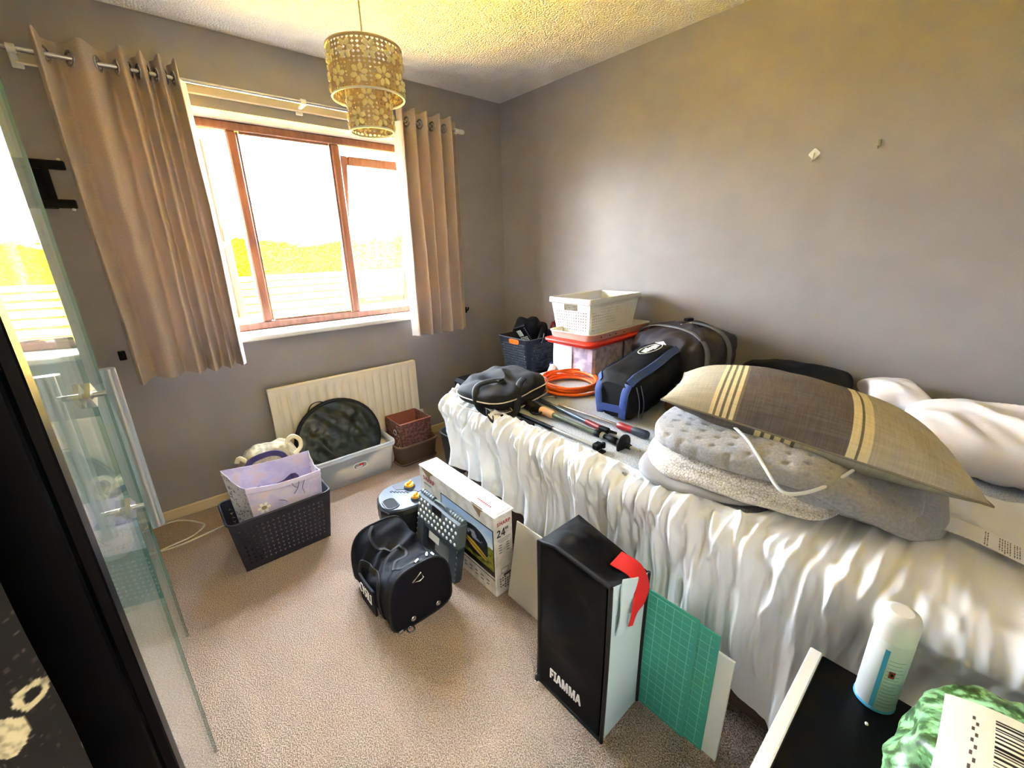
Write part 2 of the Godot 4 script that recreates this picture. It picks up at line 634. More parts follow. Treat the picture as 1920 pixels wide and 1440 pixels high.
func room() -> void:
	beg()
	bx(Vector3(XL / 2, -0.1, ZB / 2), Vector3(-XL + 0.5, 0.2, ZB + 0.5))
	struct("floor", M("carpet"))
	beg()
	bx(Vector3(XL / 2, HC + 0.1, ZB / 2), Vector3(-XL + 0.5, 0.2, ZB + 0.5))
	struct("ceiling", M("ceiling plaster"))
	beg()
	var w := M("wall paint")
	# window wall round the opening -2.30..-0.60 x 0.915..2.065
	bx(Vector3((XL - 0.25 - 2.30) / 2, 1.2, -0.125), Vector3(-2.30 - (XL - 0.25), 2.4, 0.25))
	bx(Vector3((-0.60 + 0.25) / 2, 1.2, -0.125), Vector3(0.85, 2.4, 0.25))
	bx(Vector3(-1.45, (2.065 + 2.4) / 2, -0.125), Vector3(1.70, 2.4 - 2.065, 0.25))
	bx(Vector3(-1.45, 0.4575, -0.125), Vector3(1.70, 0.915, 0.25))
	struct("wall_window", w)
	beg()
	bx(Vector3(0.125, 1.2, ZB / 2), Vector3(0.25, 2.4, ZB))
	struct("wall_right", w)
	beg()
	bx(Vector3(XL - 0.125, 1.2, ZB / 2), Vector3(0.25, 2.4, ZB))
	struct("wall_left", w)
	beg()
	# back wall round the doorway -2.72..-1.94 x 0..2.02
	bx(Vector3((XL - 0.25 - 2.72) / 2, 1.2, ZB + 0.06), Vector3(-2.72 - (XL - 0.25), 2.4, 0.12))
	bx(Vector3((-1.94 + 0.25) / 2, 1.2, ZB + 0.06), Vector3(2.19, 2.4, 0.12))
	bx(Vector3(-2.33, 2.21, ZB + 0.06), Vector3(0.78, 0.38, 0.12))
	struct("wall_back", w)
	# skirting boards
	for s in [["baseboard_window", Vector3(XL, 0, 0), Vector3(0, 0, 0), Vector3(0, 0, 1)], ["baseboard_right", Vector3(0, 0, 0.0), Vector3(0, 0, ZB), Vector3(-1, 0, 0)], ["baseboard_left", Vector3(XL, 0, 0.0), Vector3(XL, 0, ZB), Vector3(1, 0, 0)], ["baseboard_back", Vector3(-1.94, 0, ZB), Vector3(0, 0, ZB), Vector3(0, 0, -1)]]:
		beg()
		var n: Vector3 = s[3] * 0.014
		bar(s[1] + n * 0.5 + Vector3(0, 0.031, 0), s[2] + n * 0.5 + Vector3(0, 0.031, 0), 0.014, 0.062, Vector3.UP, 0.004)
		struct(s[0], M("cream wood"))
	beg()
	bx(Vector3(-1.45, 0.930, -0.085), Vector3(1.72, 0.030, 0.23), 0.006)
	struct("trim_1", M("white gloss")).set_meta("label", "white window board under the window")
	beg()
	bx(Vector3(-1.45, 2.132, 0.011), Vector3(2.06, 0.036, 0.022), 0.003)
	struct("trim_2", M("cream wood")).set_meta("label", "cream batten on the wall above the window")

func window_one() -> void:
	var o := Node3D.new()
	o.name = "window_1"
	o.set_meta("kind", "structure")
	o.set_meta("label", "three light brown framed window with two opened sashes")
	add_child(o)
	var b := M("brown frame")
	var z := -0.215
	var d := 0.07
	var y0 := 0.945
	var y1 := 2.065
	beg()
	bx(Vector3(-1.45, y0 + 0.0225, z), Vector3(1.70, 0.045, d), 0.006)
	bx(Vector3(-1.45, y1 - 0.0225, z), Vector3(1.70, 0.045, d), 0.006)
	for x in [-2.2775, -0.6225]:
		bx(Vector3(x, (y0 + y1) / 2, z), Vector3(0.045, y1 - y0 - 0.09, d), 0.006)
	put(o, "frame", b)
	for x in [-1.752, -1.196]:
		beg()
		bx(Vector3(x, (y0 + y1) / 2, z), Vector3(0.052, y1 - y0 - 0.09, d), 0.008)
		put(o, "mullion", b)
	# fixed middle light
	beg()
	bx(Vector3(-1.474, (y0 + y1) / 2, z), Vector3(0.504, y1 - y0 - 0.09, 0.006))
	put(o, "pane", M("clear pane"))
	beg()
	for x in [-1.722, -1.226]:
		bx(Vector3(x, (y0 + y1) / 2, z + 0.02), Vector3(0.012, y1 - y0 - 0.092, 0.012), 0.003)
	for y in [y0 + 0.051, y1 - 0.051]:
		bx(Vector3(-1.474, y, z + 0.02), Vector3(0.48, 0.012, 0.012), 0.003)
	put(o, "glazing_bead", b)
	# left sash, hung at its left and pushed outwards
	var s := sash(o, 0.47, 1.02, "casement_sash")
	s.transform = Transform3D(Basis(Vector3.UP, deg_to_rad(26)), Vector3(-2.25, y0 + 0.05, z - 0.035))
	beg()
	bx(Vector3(0.44, 0.50, 0.030), Vector3(0.022, 0.10, 0.012), 0.004)
	tube(path([Vector3(0.44, 0.50, 0.036), Vector3(0.44, 0.50, 0.062), Vector3(0.425, 0.475, 0.066), Vector3(0.37, 0.42, 0.062)], 4), 0.009, 8)
	put(s, "handle", M("white gloss"))
	# right sash, hung at its top, slid down and swung out
	var r := sash(o, 0.524, 1.0, "top_hung_sash")
	r.transform = Transform3D(Basis(Vector3.RIGHT, deg_to_rad(14)), Vector3(-1.168, y1 - 0.092, z - 0.02)) * Transform3D(Basis(), Vector3(0, -1.0, 0))
	beg()
	tube(path([Vector3(0.26, 0.03, 0.02), Vector3(0.26, 0.04, 0.045), Vector3(0.20, 0.045, 0.05), Vector3(0.14, 0.045, 0.048)], 4), 0.008, 8)
	put(r, "handle", M("white gloss"))
	beg()
	bar(Vector3(-1.165, 1.42, z), Vector3(-1.10, 1.44, z - 0.24), 0.012, 0.004)
	put(o, "stay", M("black matt"))

func sash(o: Node3D, w: float, h: float, n: String) -> MeshInstance3D:
	beg()
	var f := 0.055
	for x in [f / 2, w - f / 2]:
		bx(Vector3(x, h / 2, 0), Vector3(f, h, 0.05), 0.007)
	for y in [f / 2, h - f / 2]:
		bx(Vector3(w / 2, y, 0), Vector3(w - 2 * f, f, 0.05), 0.007)
	var s := put(o, n, M("brown frame"))
	beg()
	bx(Vector3(w / 2, h / 2, 0), Vector3(w - 2 * f + 0.01, h - 2 * f + 0.01, 0.006))
	put(s, "pane", M("clear pane"))
	return s

func outside() -> void:
	# sunlit tiled roof below the window
	var roof := thing("tiled_roof", "sunlit tiled garage roof seen below the window's horizon", "roof")
	var p0 := Vector3(-4.0, -0.75, -2.2)
	var up := Vector3(0, 1.72, -4.6)
	var courses := 16
	var tones := []
	var joint := mat("roof course shadow", Color(0.03, 0.028, 0.015), 1.0, 0.0, 0.0)  # black strips painted in for the shade at each course's lower edge
	for k in 3:
		tones.append(paint("roof tile %d" % k, Color(0.88, 0.77, 0.20).lerp(Color(0.79, 0.67, 0.16), k * 0.5), 0.9))
	beg()
	var n := Vector3(0, 4.6, 1.72).normalized()
	bar(p0 + up * 0.5 + Vector3(5.5, 0, 0) - n * 0.06, p0 + up * 0.5 + Vector3(5.6, 0, 0) - n * 0.06, up.length(), 0.02, n)
	bx(Vector3(1.5, -1.5, -4.4), Vector3(11, 0.6, 4.4))
	put(roof, "roof_body", paint("roof body", Color(0.5, 0.42, 0.3), 0.9))
	var rng := RandomNumberGenerator.new()
	rng.seed = 4
	for c in courses:
		beg()
		var a := p0 + up * (float(c) / courses)
		var lift := n * 0.035
		var i := 0
		var x := -0.1 * (c % 2)
		while x < 11.0:
			var w := 0.30
			var j := n * rng.randf_range(-0.006, 0.006)
			bar(a + Vector3(x + w / 2, 0, 0) + lift + j, a + up / courses * 1.12 + Vector3(x + w / 2, 0, 0) + j, w - 0.012, 0.024, n)
			x += w
			i += 1
		put(roof, "tile_course", tones[rng.randi() % 3])
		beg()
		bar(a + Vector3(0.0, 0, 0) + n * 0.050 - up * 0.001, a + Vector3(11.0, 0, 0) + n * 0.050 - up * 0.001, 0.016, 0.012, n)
		put(roof, "course_shadow", joint)
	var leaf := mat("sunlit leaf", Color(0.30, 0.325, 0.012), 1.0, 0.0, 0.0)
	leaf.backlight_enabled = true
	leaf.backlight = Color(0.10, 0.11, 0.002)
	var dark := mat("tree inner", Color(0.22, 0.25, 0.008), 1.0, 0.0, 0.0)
	var bark := paint("bark", Color(0.32, 0.25, 0.18), 0.9)
	var spots := [[-3.3, -10.6, 1.62, 0.9], [-1.25, -10.7, 1.60, 0.9], [0.8, -10.5, 1.66, 0.9], [2.85, -10.7, 1.62, 0.9], [4.95, -10.6, 1.95, 0.9], [-0.3, -13.3, 1.72, 0.9], [1.9, -13.4, 1.74, 0.9], [4.1, -13.3, 1.80, 0.9], [6.4, -13.4, 2.35, 0.9]]
	var where := ["sunlit yellow green tree far left behind the left curtain, beyond the roof", "sunlit yellow green tree seen through the opened left sash, beyond the roof", "front row sunlit tree at the left of the middle pane", "front row sunlit tree at the right of the middle pane", "front row sunlit tree filling the right sash", "rear row sunlit tree seen at the first mullion", "rear row sunlit tree peeping up in the middle pane", "rear row sunlit tree behind the right mullion", "tallest rear row sunlit tree at the right curtain's edge"]
	for k in spots.size():
		var s: Array = spots[k]
		var t := thing("tree", where[k], "tree", Vector3(s[0], -4.0, s[1]), 0.0, "trees beyond the roof")
		beg()
		tube([Vector3(0, 0, 0), Vector3(0.05, 2.0, 0), Vector3(0, 3.6, 0)], [0.22, 0.17, 0.1], 8)
		put(t, "trunk", bark)
		beg()
		var top: float = s[2] + 4.0
		var rad: float = s[3]
		var ctr := Vector3(0, top - 2.0, 0)
		soft()
		grid(func(u: float, v: float):
			var d := Vector3(cos(-u * TAU) * sin(v * PI), -cos(v * PI), sin(-u * TAU) * sin(v * PI))
			var r: float = 1.0 + 0.28 * noise(d.x * 0.9 + k * 7.0, d.y * 0.9, d.z * 0.9) + 0.10 * noise(d.x * 3.0, d.y * 3.0 + k, d.z * 3.0)
			return ctr + Vector3(d.x * rad, d.y * 1.9, d.z * rad) * (r * 0.93), 36, 24)
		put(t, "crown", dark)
		beg()
		flat()
		for q in 1500:
			var d := Vector3(rng.randfn(), rng.randfn() + 0.2, rng.randfn() + 0.4).normalized()
			var r: float = 1.0 + 0.28 * noise(d.x * 0.9 + k * 7.0, d.y * 0.9, d.z * 0.9) + 0.10 * noise(d.x * 3.0, d.y * 3.0 + k, d.z * 3.0)
			var p: Vector3 = ctr + Vector3(d.x * rad, d.y * 1.9, d.z * rad) * (r * rng.randf_range(0.92, 1.03))
			var bs := Basis(Vector3(rng.randfn(), rng.randfn(), rng.randfn()).normalized(), rng.randf() * TAU)
			var l := rng.randf_range(0.05, 0.11)
			quad(p + bs * Vector3(-l, 0, 0), p + bs * Vector3(0, -l * 0.5, 0.01), p + bs * Vector3(l, 0, 0), p + bs * Vector3(0, l * 0.5, 0.01))
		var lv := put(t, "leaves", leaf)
		lv.set_meta("kind", "stuff")

func hedge() -> void:
	var h := thing("hedge", "long sunlit yellow green hedge closing the view behind the trees", "hedge", Vector3(2.0, -4.0, -16.2))
	var top := func(x: float) -> float: return 5.70 + 0.50 * noise(x * 0.25, 3.0) + 0.30 * noise(x * 0.7, 1.0) + 0.22 * sstep(2.0, 7.0, x)
	beg()
	soft()
	grid(func(u: float, v: float):
		var x := lerpf(-10.0, 10.0, u)
		var a := v * PI
		return Vector3(x, top.call(x) * pow(sin(a), 0.5), 0.8 * cos(a) * (1.0 + 0.2 * noise(x * 0.6, v * 2.0))), 120, 24)
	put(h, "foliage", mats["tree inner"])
	beg()
	flat()
	var rng := RandomNumberGenerator.new()
	rng.seed = 15
	for q in 5200:
		var x := rng.randf_range(-10.0, 10.0)
		var a := rng.randf_range(0.12, 1.9)
		var p := Vector3(x, top.call(x) * pow(sin(a), 0.5) + 0.04, 0.8 * cos(a) + 0.05)
		var bs := Basis(Vector3(rng.randfn(), rng.randfn(), rng.randfn()).normalized(), rng.randf() * TAU)
		var l := rng.randf_range(0.05, 0.11)
		quad(p + bs * Vector3(-l, 0, 0), p + bs * Vector3(0, -l * 0.5, 0.01), p + bs * Vector3(l, 0, 0), p + bs * Vector3(0, l * 0.5, 0.01))
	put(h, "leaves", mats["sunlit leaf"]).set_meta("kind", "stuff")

func landing() -> void:
	# the landing behind the open doorway, with an unseen ceiling panel added as fill light
	var w := paint("landing paint", Color(0.86, 0.84, 0.80), 0.8)
	beg()
	bx(Vector3(-2.3, -0.1, 4.2), Vector3(2.4, 0.2, 1.9))
	struct("floor_landing", M("carpet"))
	beg()
	bx(Vector3(-2.3, 2.5, 4.2), Vector3(2.4, 0.2, 1.9))
	struct("ceiling_landing", w)
	beg()
	bx(Vector3(-2.3, 1.2, 4.95), Vector3(2.0, 2.4, 0.12))
	struct("wall_landing_back", w)
	for x in [-3.3, -1.3]:
		beg()
		bx(Vector3(x, 1.2, 4.16), Vector3(0.12, 2.4, 1.6))
		struct("wall_landing_left" if x < -2 else "wall_landing_right", w)
	var l := thing("fill_light", "flat square fill light added on the unseen landing behind the doorway", "light", Vector3(-2.3, 2.4, 4.1))
	beg()
	bx(Vector3(0, -0.012, 0), Vector3(0.62, 0.024, 0.62), 0.005)
	put(l, "light_frame", M("white plastic"))
	beg()
	quad(Vector3(-0.28, -0.026, -0.28), Vector3(0.28, -0.026, -0.28), Vector3(0.28, -0.026, 0.28), Vector3(-0.28, -0.026, 0.28))
	var g := paint("light diffuser", Color(0.95, 0.95, 0.93), 0.6)
	g.emission_enabled = true
	g.emission = Color(1.0, 0.97, 0.92)
	g.emission_energy_multiplier = 2.0
	put(l, "light_diffuser", g)
	var a := AreaLight3D.new()  # fill lamp added behind the camera
	a.name = "landing_fill"
	a.area_size = Vector2(0.56, 0.56)
	a.light_color = Color(1.0, 0.97, 0.92)
	a.light_energy = 1.1
	a.area_range = 8.0
	a.shadow_enabled = true
	a.transform = Transform3D(Basis(Vector3.RIGHT, -PI / 2), Vector3(-2.3, 2.36, 4.1))
	add_child(a)

# ---------------------------------------------------------------- curtains, radiator, wall things, wardrobe, lamp
const ROD := Vector3(0, 2.14, 0.092)

func curtains() -> void:
	var r := thing("curtain_rod", "thin pale metal curtain rod across the window on three brackets", "curtain rod")
	beg()
	tube([Vector3(-2.62, ROD.y, ROD.z), Vector3(-1.45, ROD.y, ROD.z), Vector3(-0.44, ROD.y, ROD.z)], 0.0095, 12)
	put(r, "rod", M("chrome"))
	for x in [-2.475, -1.44, -0.47]:
		beg()
		bx(Vector3(x, ROD.y - 0.012, 0.006), Vector3(0.035, 0.06, 0.012), 0.003)
		bar(Vector3(x, ROD.y - 0.012, 0.008), Vector3(x, ROD.y - 0.012, ROD.z), 0.016, 0.01)
		tube([Vector3(x - 0.012, ROD.y, ROD.z), Vector3(x + 0.012, ROD.y, ROD.z)], 0.0155, 12)
		put(r, "bracket", M("white gloss"))
	for x in [-2.63, -0.43]:
		beg()
		T = Transform3D(Basis(Vector3.BACK, -PI / 2), Vector3(x, ROD.y, ROD.z))
		lathe([Vector2(0.008, -0.025), Vector2(0.015, -0.018), Vector2(0.0165, 0.0), Vector2(0.015, 0.018), Vector2(0.006, 0.026)], 14)
		put(r, "finial", paint("clear finial", Color(0.85, 0.86, 0.85), 0.1))
	# folds: [x of each fold's middle], gathered as in the photograph
	curtain("grey beige eyelet curtain bunched on the left of the window, nearest the glass doors", [-2.415, -2.385, -2.315, -2.235, -2.175, -2.135, -2.105, -2.075, -2.045, -2.015, -1.985, -1.965], 0.064, 1, 3)
	curtain("grey beige eyelet curtain bunched on the right of the window, by the room corner", [-0.905, -0.875, -0.835, -0.79, -0.745, -0.70, -0.655, -0.61, -0.565, -0.52, -0.475], 0.062, -1, 5)

func curtain(label: String, xs: Array, amp: float, inner: int, sd: int) -> void:
	var o := thing("curtain", label, "curtain", Vector3.ZERO, 0.0, "window curtains")
	var n := xs.size() - 1
	var y0 := 2.195
	var y1 := 0.81
	var f := func(u: float, v: float, back: float) -> Vector3:
		var k := u * n
		var i := mini(int(k), n - 1)
		var t := k - i
		var x: float = lerpf(xs[i], xs[i + 1], t)
		var mid: float = (xs[0] + xs[n]) * 0.5
		var sway: float = sstep(0.0, 1.0, v)
		x += 0.022 * noise(k * 0.31, v * 0.5, sd) * sway + (x - mid) * 0.02 * sin(v * 3.0)
		var a: float = amp * (1.0 - 0.12 * v) * (1.0 + 0.45 * noise(float(i) * 0.7, 0.3, sd))
		var w: float = sin(k * PI + 0.9 * noise(k * 0.2, v * 0.6, sd + 4.0) * sway)
		var z: float = ROD.z + a * w + 0.012 * noise(k * 0.5, v * 1.4, sd + 9.0) * (0.3 + v)
		z += 0.006 * noise(k * 0.8, v * 3.0, sd + 2.0)
		z = maxf(z, 0.026)
		var y: float = lerpf(y0, y1, v) + 0.008 * noise(k * 0.4, 0.0, sd + 1.0) * v + 0.010 * absf(w) * (1.0 - sstep(0.0, 0.05, v))
		return Vector3(x + back * 0.3 * inner, y, z - back)
	beg()
	soft()
	cloth(func(u: float, v: float): return f.call(u, 1.0 - v, 0.0), n * 10, 48, 0.003)
	put(o, "panel", M("curtain cloth"))
	beg()
	cloth(func(u: float, v: float):
		var k: float = lerpf(0.965, 1.0, u) if inner > 0 else lerpf(0.0, 0.035, u)
		var e: float = u if inner > 0 else 1.0 - u
		return f.call(k, lerpf(1.0, 0.05, v), 0.0) + Vector3(0.022 * inner * e, 0.004, -0.008 - 0.006 * e), 8, 30, 0.002)
	put(o, "lining", M("curtain lining"))
	for i in range(1, n):
		var p: Vector3 = f.call(float(i) / n, 0.04, 0.0)
		var q: Vector3 = f.call(float(i) / n + 0.02, 0.04, 0.0)
		var t := Vector3(q.x - p.x, 0, q.z - p.z).normalized()
		var nrm := t.cross(Vector3.UP)
		beg()
		T = facing(Vector3(p.x, ROD.y, ROD.z), nrm)
		var ring := []
		for k in 20:
			ring.append(Vector3(cos(TAU * k / 20.0), sin(TAU * k / 20.0), 0) * 0.0245)
		tube(ring, 0.0058, 6, true)
		put(o, "eyelet", M("chrome"))

func radiator_and_wall() -> void:
	var o := thing("radiator", "cream ribbed panel radiator on the wall below the window", "radiator", Vector3(-1.884, 0.17, 0.0))
	var w := 0.949
	var h := 0.463
	var ribs := 17
	beg()
	soft()
	grid(func(u: float, v: float):
		var x: float = u * w
		var y: float = v * h
		var k: float = (x - 0.025) / (w - 0.05) * ribs
		var g := 0.0
		if k > 0.0 and k < ribs:
			g = exp(-pow((fposmod(k, 1.0) - 0.5) / 0.17, 2.0))
		g *= sstep(0.022, 0.05, y) * sstep(0.022, 0.05, h - y)
		return Vector3(x, y, 0.088 - 0.014 * g), ribs * 12, 26)
	flat()
	quad(Vector3(0, h, 0.06), Vector3(0, h, 0.088), Vector3(w, h, 0.088), Vector3(w, h, 0.06))
	quad(Vector3(0, 0, 0.06), Vector3(0, 0, 0.088), Vector3(0, h, 0.088), Vector3(0, h, 0.06))
	quad(Vector3(w, 0, 0.088), Vector3(w, 0, 0.06), Vector3(w, h, 0.06), Vector3(w, h, 0.088))
	quad(Vector3(0, 0, 0.06), Vector3(w, 0, 0.06), Vector3(w, 0, 0.088), Vector3(0, 0, 0.088))
	quad(Vector3(0, 0, 0.06), Vector3(0, h, 0.06), Vector3(w, h, 0.06), Vector3(w, 0, 0.06))
	put(o, "panel", M("radiator white"))
	beg()
	bar(Vector3(0.0, h - 0.002, 0.074), Vector3(w, h - 0.002, 0.074), 0.034, 0.012, Vector3.UP, 0.004)
	put(o, "top_edge", M("radiator white"))
	for x in [0.15, w - 0.15]:
		beg()
		bx(Vector3(x, h / 2, 0.03), Vector3(0.03, h * 0.7, 0.06))
		put(o, "wall_bracket", M("radiator white"))
	for x in [-0.02, w + 0.02]:
		beg()
		tube(path([Vector3(x, -0.17, 0.07), Vector3(x, -0.02, 0.07), Vector3(x, 0.03, 0.07)], 4), 0.0075, 8)
		put(o, "pipe", paint("copper pipe", Color(0.62, 0.36, 0.24), 0.4, 0.6))
		beg()
		T = Transform3D(Basis(), Vector3(x, 0.02, 0.07))
		lathe([Vector2(0.012, -0.02), Vector2(0.016, 0.0), Vector2(0.018, 0.02), Vector2(0.016, 0.055), Vector2(0.010, 0.062)], 14)
		put(o, "valve", M("off white"))
	var t := thing("television_bracket", "black wall bracket with two rails behind the left curtain", "wall bracket", Vector3(-2.58, 1.68, 0.0))
	for y in [0.075, -0.075]:
		beg()
		bx(Vector3(0, y, 0.022), Vector3(0.30, 0.034, 0.028), 0.004)
		put(t, "rail", M("black matt"))
		beg()
		bx(Vector3(0.135, y + (0.022 if y > 0 else -0.022), 0.028), Vector3(0.012, 0.01, 0.012), 0.003)
		put(t, "end_clip", M("white plastic"))
	beg()
	bx(Vector3(-0.02, 0, 0.008), Vector3(0.22, 0.19, 0.016), 0.003)
	bx(Vector3(0.085, 0, 0.026), Vector3(0.022, 0.15, 0.02), 0.003)
	put(t, "plate", M("black matt"))
	for s in [[-0.415, 0.93, "small black tieback hook on the wall right of the right curtain"], [-2.44, 0.93, "small black tieback hook on the wall left of the left curtain"]]:
		beg()
		T = Transform3D(Basis(), Vector3(s[0], s[1], 0))
		bx(Vector3(0, 0, 0.005), Vector3(0.028, 0.045, 0.01), 0.003)
		tube(path([Vector3(0, 0.005, 0.008), Vector3(0, 0, 0.03), Vector3(0, 0.01, 0.042), Vector3(0, 0.025, 0.044)], 4), 0.006, 8)
		var hk := put(self, "tieback_hook", M("black matt"))
		tag(hk, s[2], "hook", "tieback hooks")
	var h1 := thing("adhesive_hook", "diamond shaped white adhesive hook on the right wall", "wall hook", Vector3(0, 1.735, 2.086), -PI / 2)
	beg()
	T = Transform3D(Basis(Vector3.BACK, deg_to_rad(45)), Vector3.ZERO)
	prism(rrect(0.034, 0.034, 0.006, 3), 0.0, 0.005)
	put(h1, "pad", M("white plastic"))
	beg()
	tube(path([Vector3(0, 0.004, 0.005), Vector3(0, -0.008, 0.010), Vector3(0, -0.026, 0.012), Vector3(0, -0.030, 0.020), Vector3(0, -0.022, 0.026)], 4), 0.0028, 8)
	put(h1, "prong", M("off white"))
	var h2 := thing("picture_hook", "small metal picture hook right of the white one", "wall hook", Vector3(0, 1.735, 2.302), -PI / 2)
	beg()
	bx(Vector3(0.0, 0.004, 0.003), Vector3(0.012, 0.026, 0.006), 0.002)
	put(h2, "plate", M("brushed steel"))
	beg()
	tube(path([Vector3(0, -0.006, 0.005), Vector3(0, -0.014, 0.012), Vector3(0, -0.006, 0.018)], 4), 0.0028, 8)
	put(h2, "prong", M("brushed steel"))

func wardrobe() -> void:
	var o := thing("wardrobe", "tall black wardrobe with open glass doors at the left edge", "wardrobe", Vector3(-2.43, 0, 2.05))
	beg()
	bx(Vector3(-0.008, 1.12, 0), Vector3(0.014, 2.24, 0.04), 0.002)
	put(o, "edge_strip", M("black gloss"))
	beg()
	bx(Vector3(-0.050, 1.12, 0.004), Vector3(0.066, 2.24, 0.044), 0.003)
	put(o, "stile", M("black gloss"))
	beg()
	bx(Vector3(-0.56, 1.12, 0.15), Vector3(0.02, 2.24, 0.30), 0.002)
	put(o, "back_panel", M("black matt"))
	beg()
	bx(Vector3(-0.33, 2.25, 0.16), Vector3(0.46, 0.02, 0.34), 0.002)
	put(o, "top_panel", M("black matt"))
	beg()
	bx(Vector3(-0.33, 0.03, 0.16), Vector3(0.46, 0.02, 0.34), 0.002)
	put(o, "bottom_panel", M("black matt"))
	beg()
	tube([Vector3(-0.55, 2.12, 0.15), Vector3(-0.12, 2.12, 0.15)], 0.012, 10)
	put(o, "hanging_rail", M("brushed steel"))
	# two frameless glass leaves, swung out and seen almost edge on
	var dirv := Vector3(0.165, 0, -1).normalized()
	for s in [[Vector3(-2.44, 0, 1.534), 0.46, 0], [Vector3(-2.461, 0, 1.0), 0.94, 1]]:
		var far: Vector3 = s[0]
		var near: Vector3 = far - dirv * s[1]
		beg()
		T = Transform3D(Basis(), -o.position)
		bar(near + Vector3(0, 1.08, 0), far + Vector3(0, 1.08, 0), 0.008, 2.13)
		var leaf := put(o, "glass_door", M("green glass"))
		beg()
		T = Transform3D(Basis(), -o.position)
		bar(far + dirv * 0.0004 + Vector3(0, 1.08, 0), far + dirv * 0.0016 + Vector3(0, 1.08, 0), 0.0085, 2.13)
		put(leaf, "polished_edge", M("glass edge"))
		if s[2] == 0:
			var side := Vector3.UP.cross(dirv).normalized()
			var at := far - dirv * 0.03 - o.position
			for e in [-1.0, 1.0]:
				var c: Vector3 = at + side * (0.045 * e)
				beg()
				tube([c + Vector3(0, 0.79, 0), c + Vector3(0, 1.0, 0), c + Vector3(0, 1.165, 0)], 0.0125, 14)
				put(leaf, "handle_bar", M("brushed steel"))
			for y in [1.115, 0.848]:
				beg()
				tube([at - side * 0.045 + Vector3(0, y, 0), at + side * 0.045 + Vector3(0, y, 0)], 0.0055, 10)
				for e in [-1.0, 1.0]:
					T = facing(at + side * (0.004 * e) + Vector3(0, y, 0), side * e)
					prism([Vector2(0, -0.026), Vector2(0.026, 0), Vector2(0, 0.026), Vector2(-0.026, 0)], 0.0, 0.009)
					T = Transform3D()
				put(leaf, "handle_mount", M("brushed steel"))
	# dark patterned robe hanging in it
	var im := Image.create(192, 1024, false, Image.FORMAT_RGB8)
	im.fill(Color(0.07, 0.058, 0.052))
	var rng := RandomNumberGenerator.new()
	rng.seed = 12
	for k in 4200:
		var p := Vector2i(rng.randi() % 192, rng.randi() % 1024)
		im.fill_rect(Rect2i(p, Vector2i(rng.randi_range(1, 2), rng.randi_range(1, 3))), Color(0.07, 0.058, 0.052).lerp(Color(0.46, 0.42, 0.37), rng.randf() * 0.8))
	for k in 150:
		var c := Vector2(rng.randf() * 192, rng.randf() * 1024)
		var r0 := rng.randf_range(6, 12)
		var filled := rng.randf() < 0.4
		for y in range(-14, 15):
			for x in range(-14, 15):
				var q := Vector2i(int(c.x) + x, int(c.y) + y)
				var d := Vector2(x, y * 0.8).length() + 1.6 * nz.get_noise_2d(q.x * 9.0, q.y * 9.0)
				if d < r0 and (filled or d > r0 - 3.5) and q.x >= 0 and q.x < 192 and q.y >= 0 and q.y < 1024:
					im.set_pixel(q.x, q.y, Color(0.82, 0.78, 0.62).lerp(Color(0.42, 0.38, 0.30), clampf(nz.get_noise_2d(q.x * 14.0, q.y * 14.0) + 0.1, 0, 1)))
	var m := paint("robe cloth", Color.WHITE, 0.9)
	m.albedo_texture = ImageTexture.create_from_image(im)
	var g := thing("robe", "dark robe with cream ring pattern hanging at the lower left edge", "robe", Vector3(-2.635, 0, 2.19))
	beg()
	cloth(func(u: float, v: float):
		var y := lerpf(0.18, 2.02, v)
		var wdt := lerpf(0.325, 0.22, sstep(0.5, 1.0, v))
		return Vector3((u - 0.5) * wdt, y, 0.035 * sin(u * 15.0 + 0.6 * sin(v * 4.0)) * (1.0 - 0.6 * v) + 0.01 * noise(u * 2.0, v * 4.0)), 60, 60, 0.006)
	put(g, "robe_body", m)
	beg()
	tube(path([Vector3(-0.10, 2.02, 0), Vector3(0, 2.06, 0), Vector3(0, 2.10, 0), Vector3(0.012, 2.125, -0.03), Vector3(0, 2.135, -0.045)], 5), 0.004, 8)
	put(g, "hanger_hook", M("chrome"))

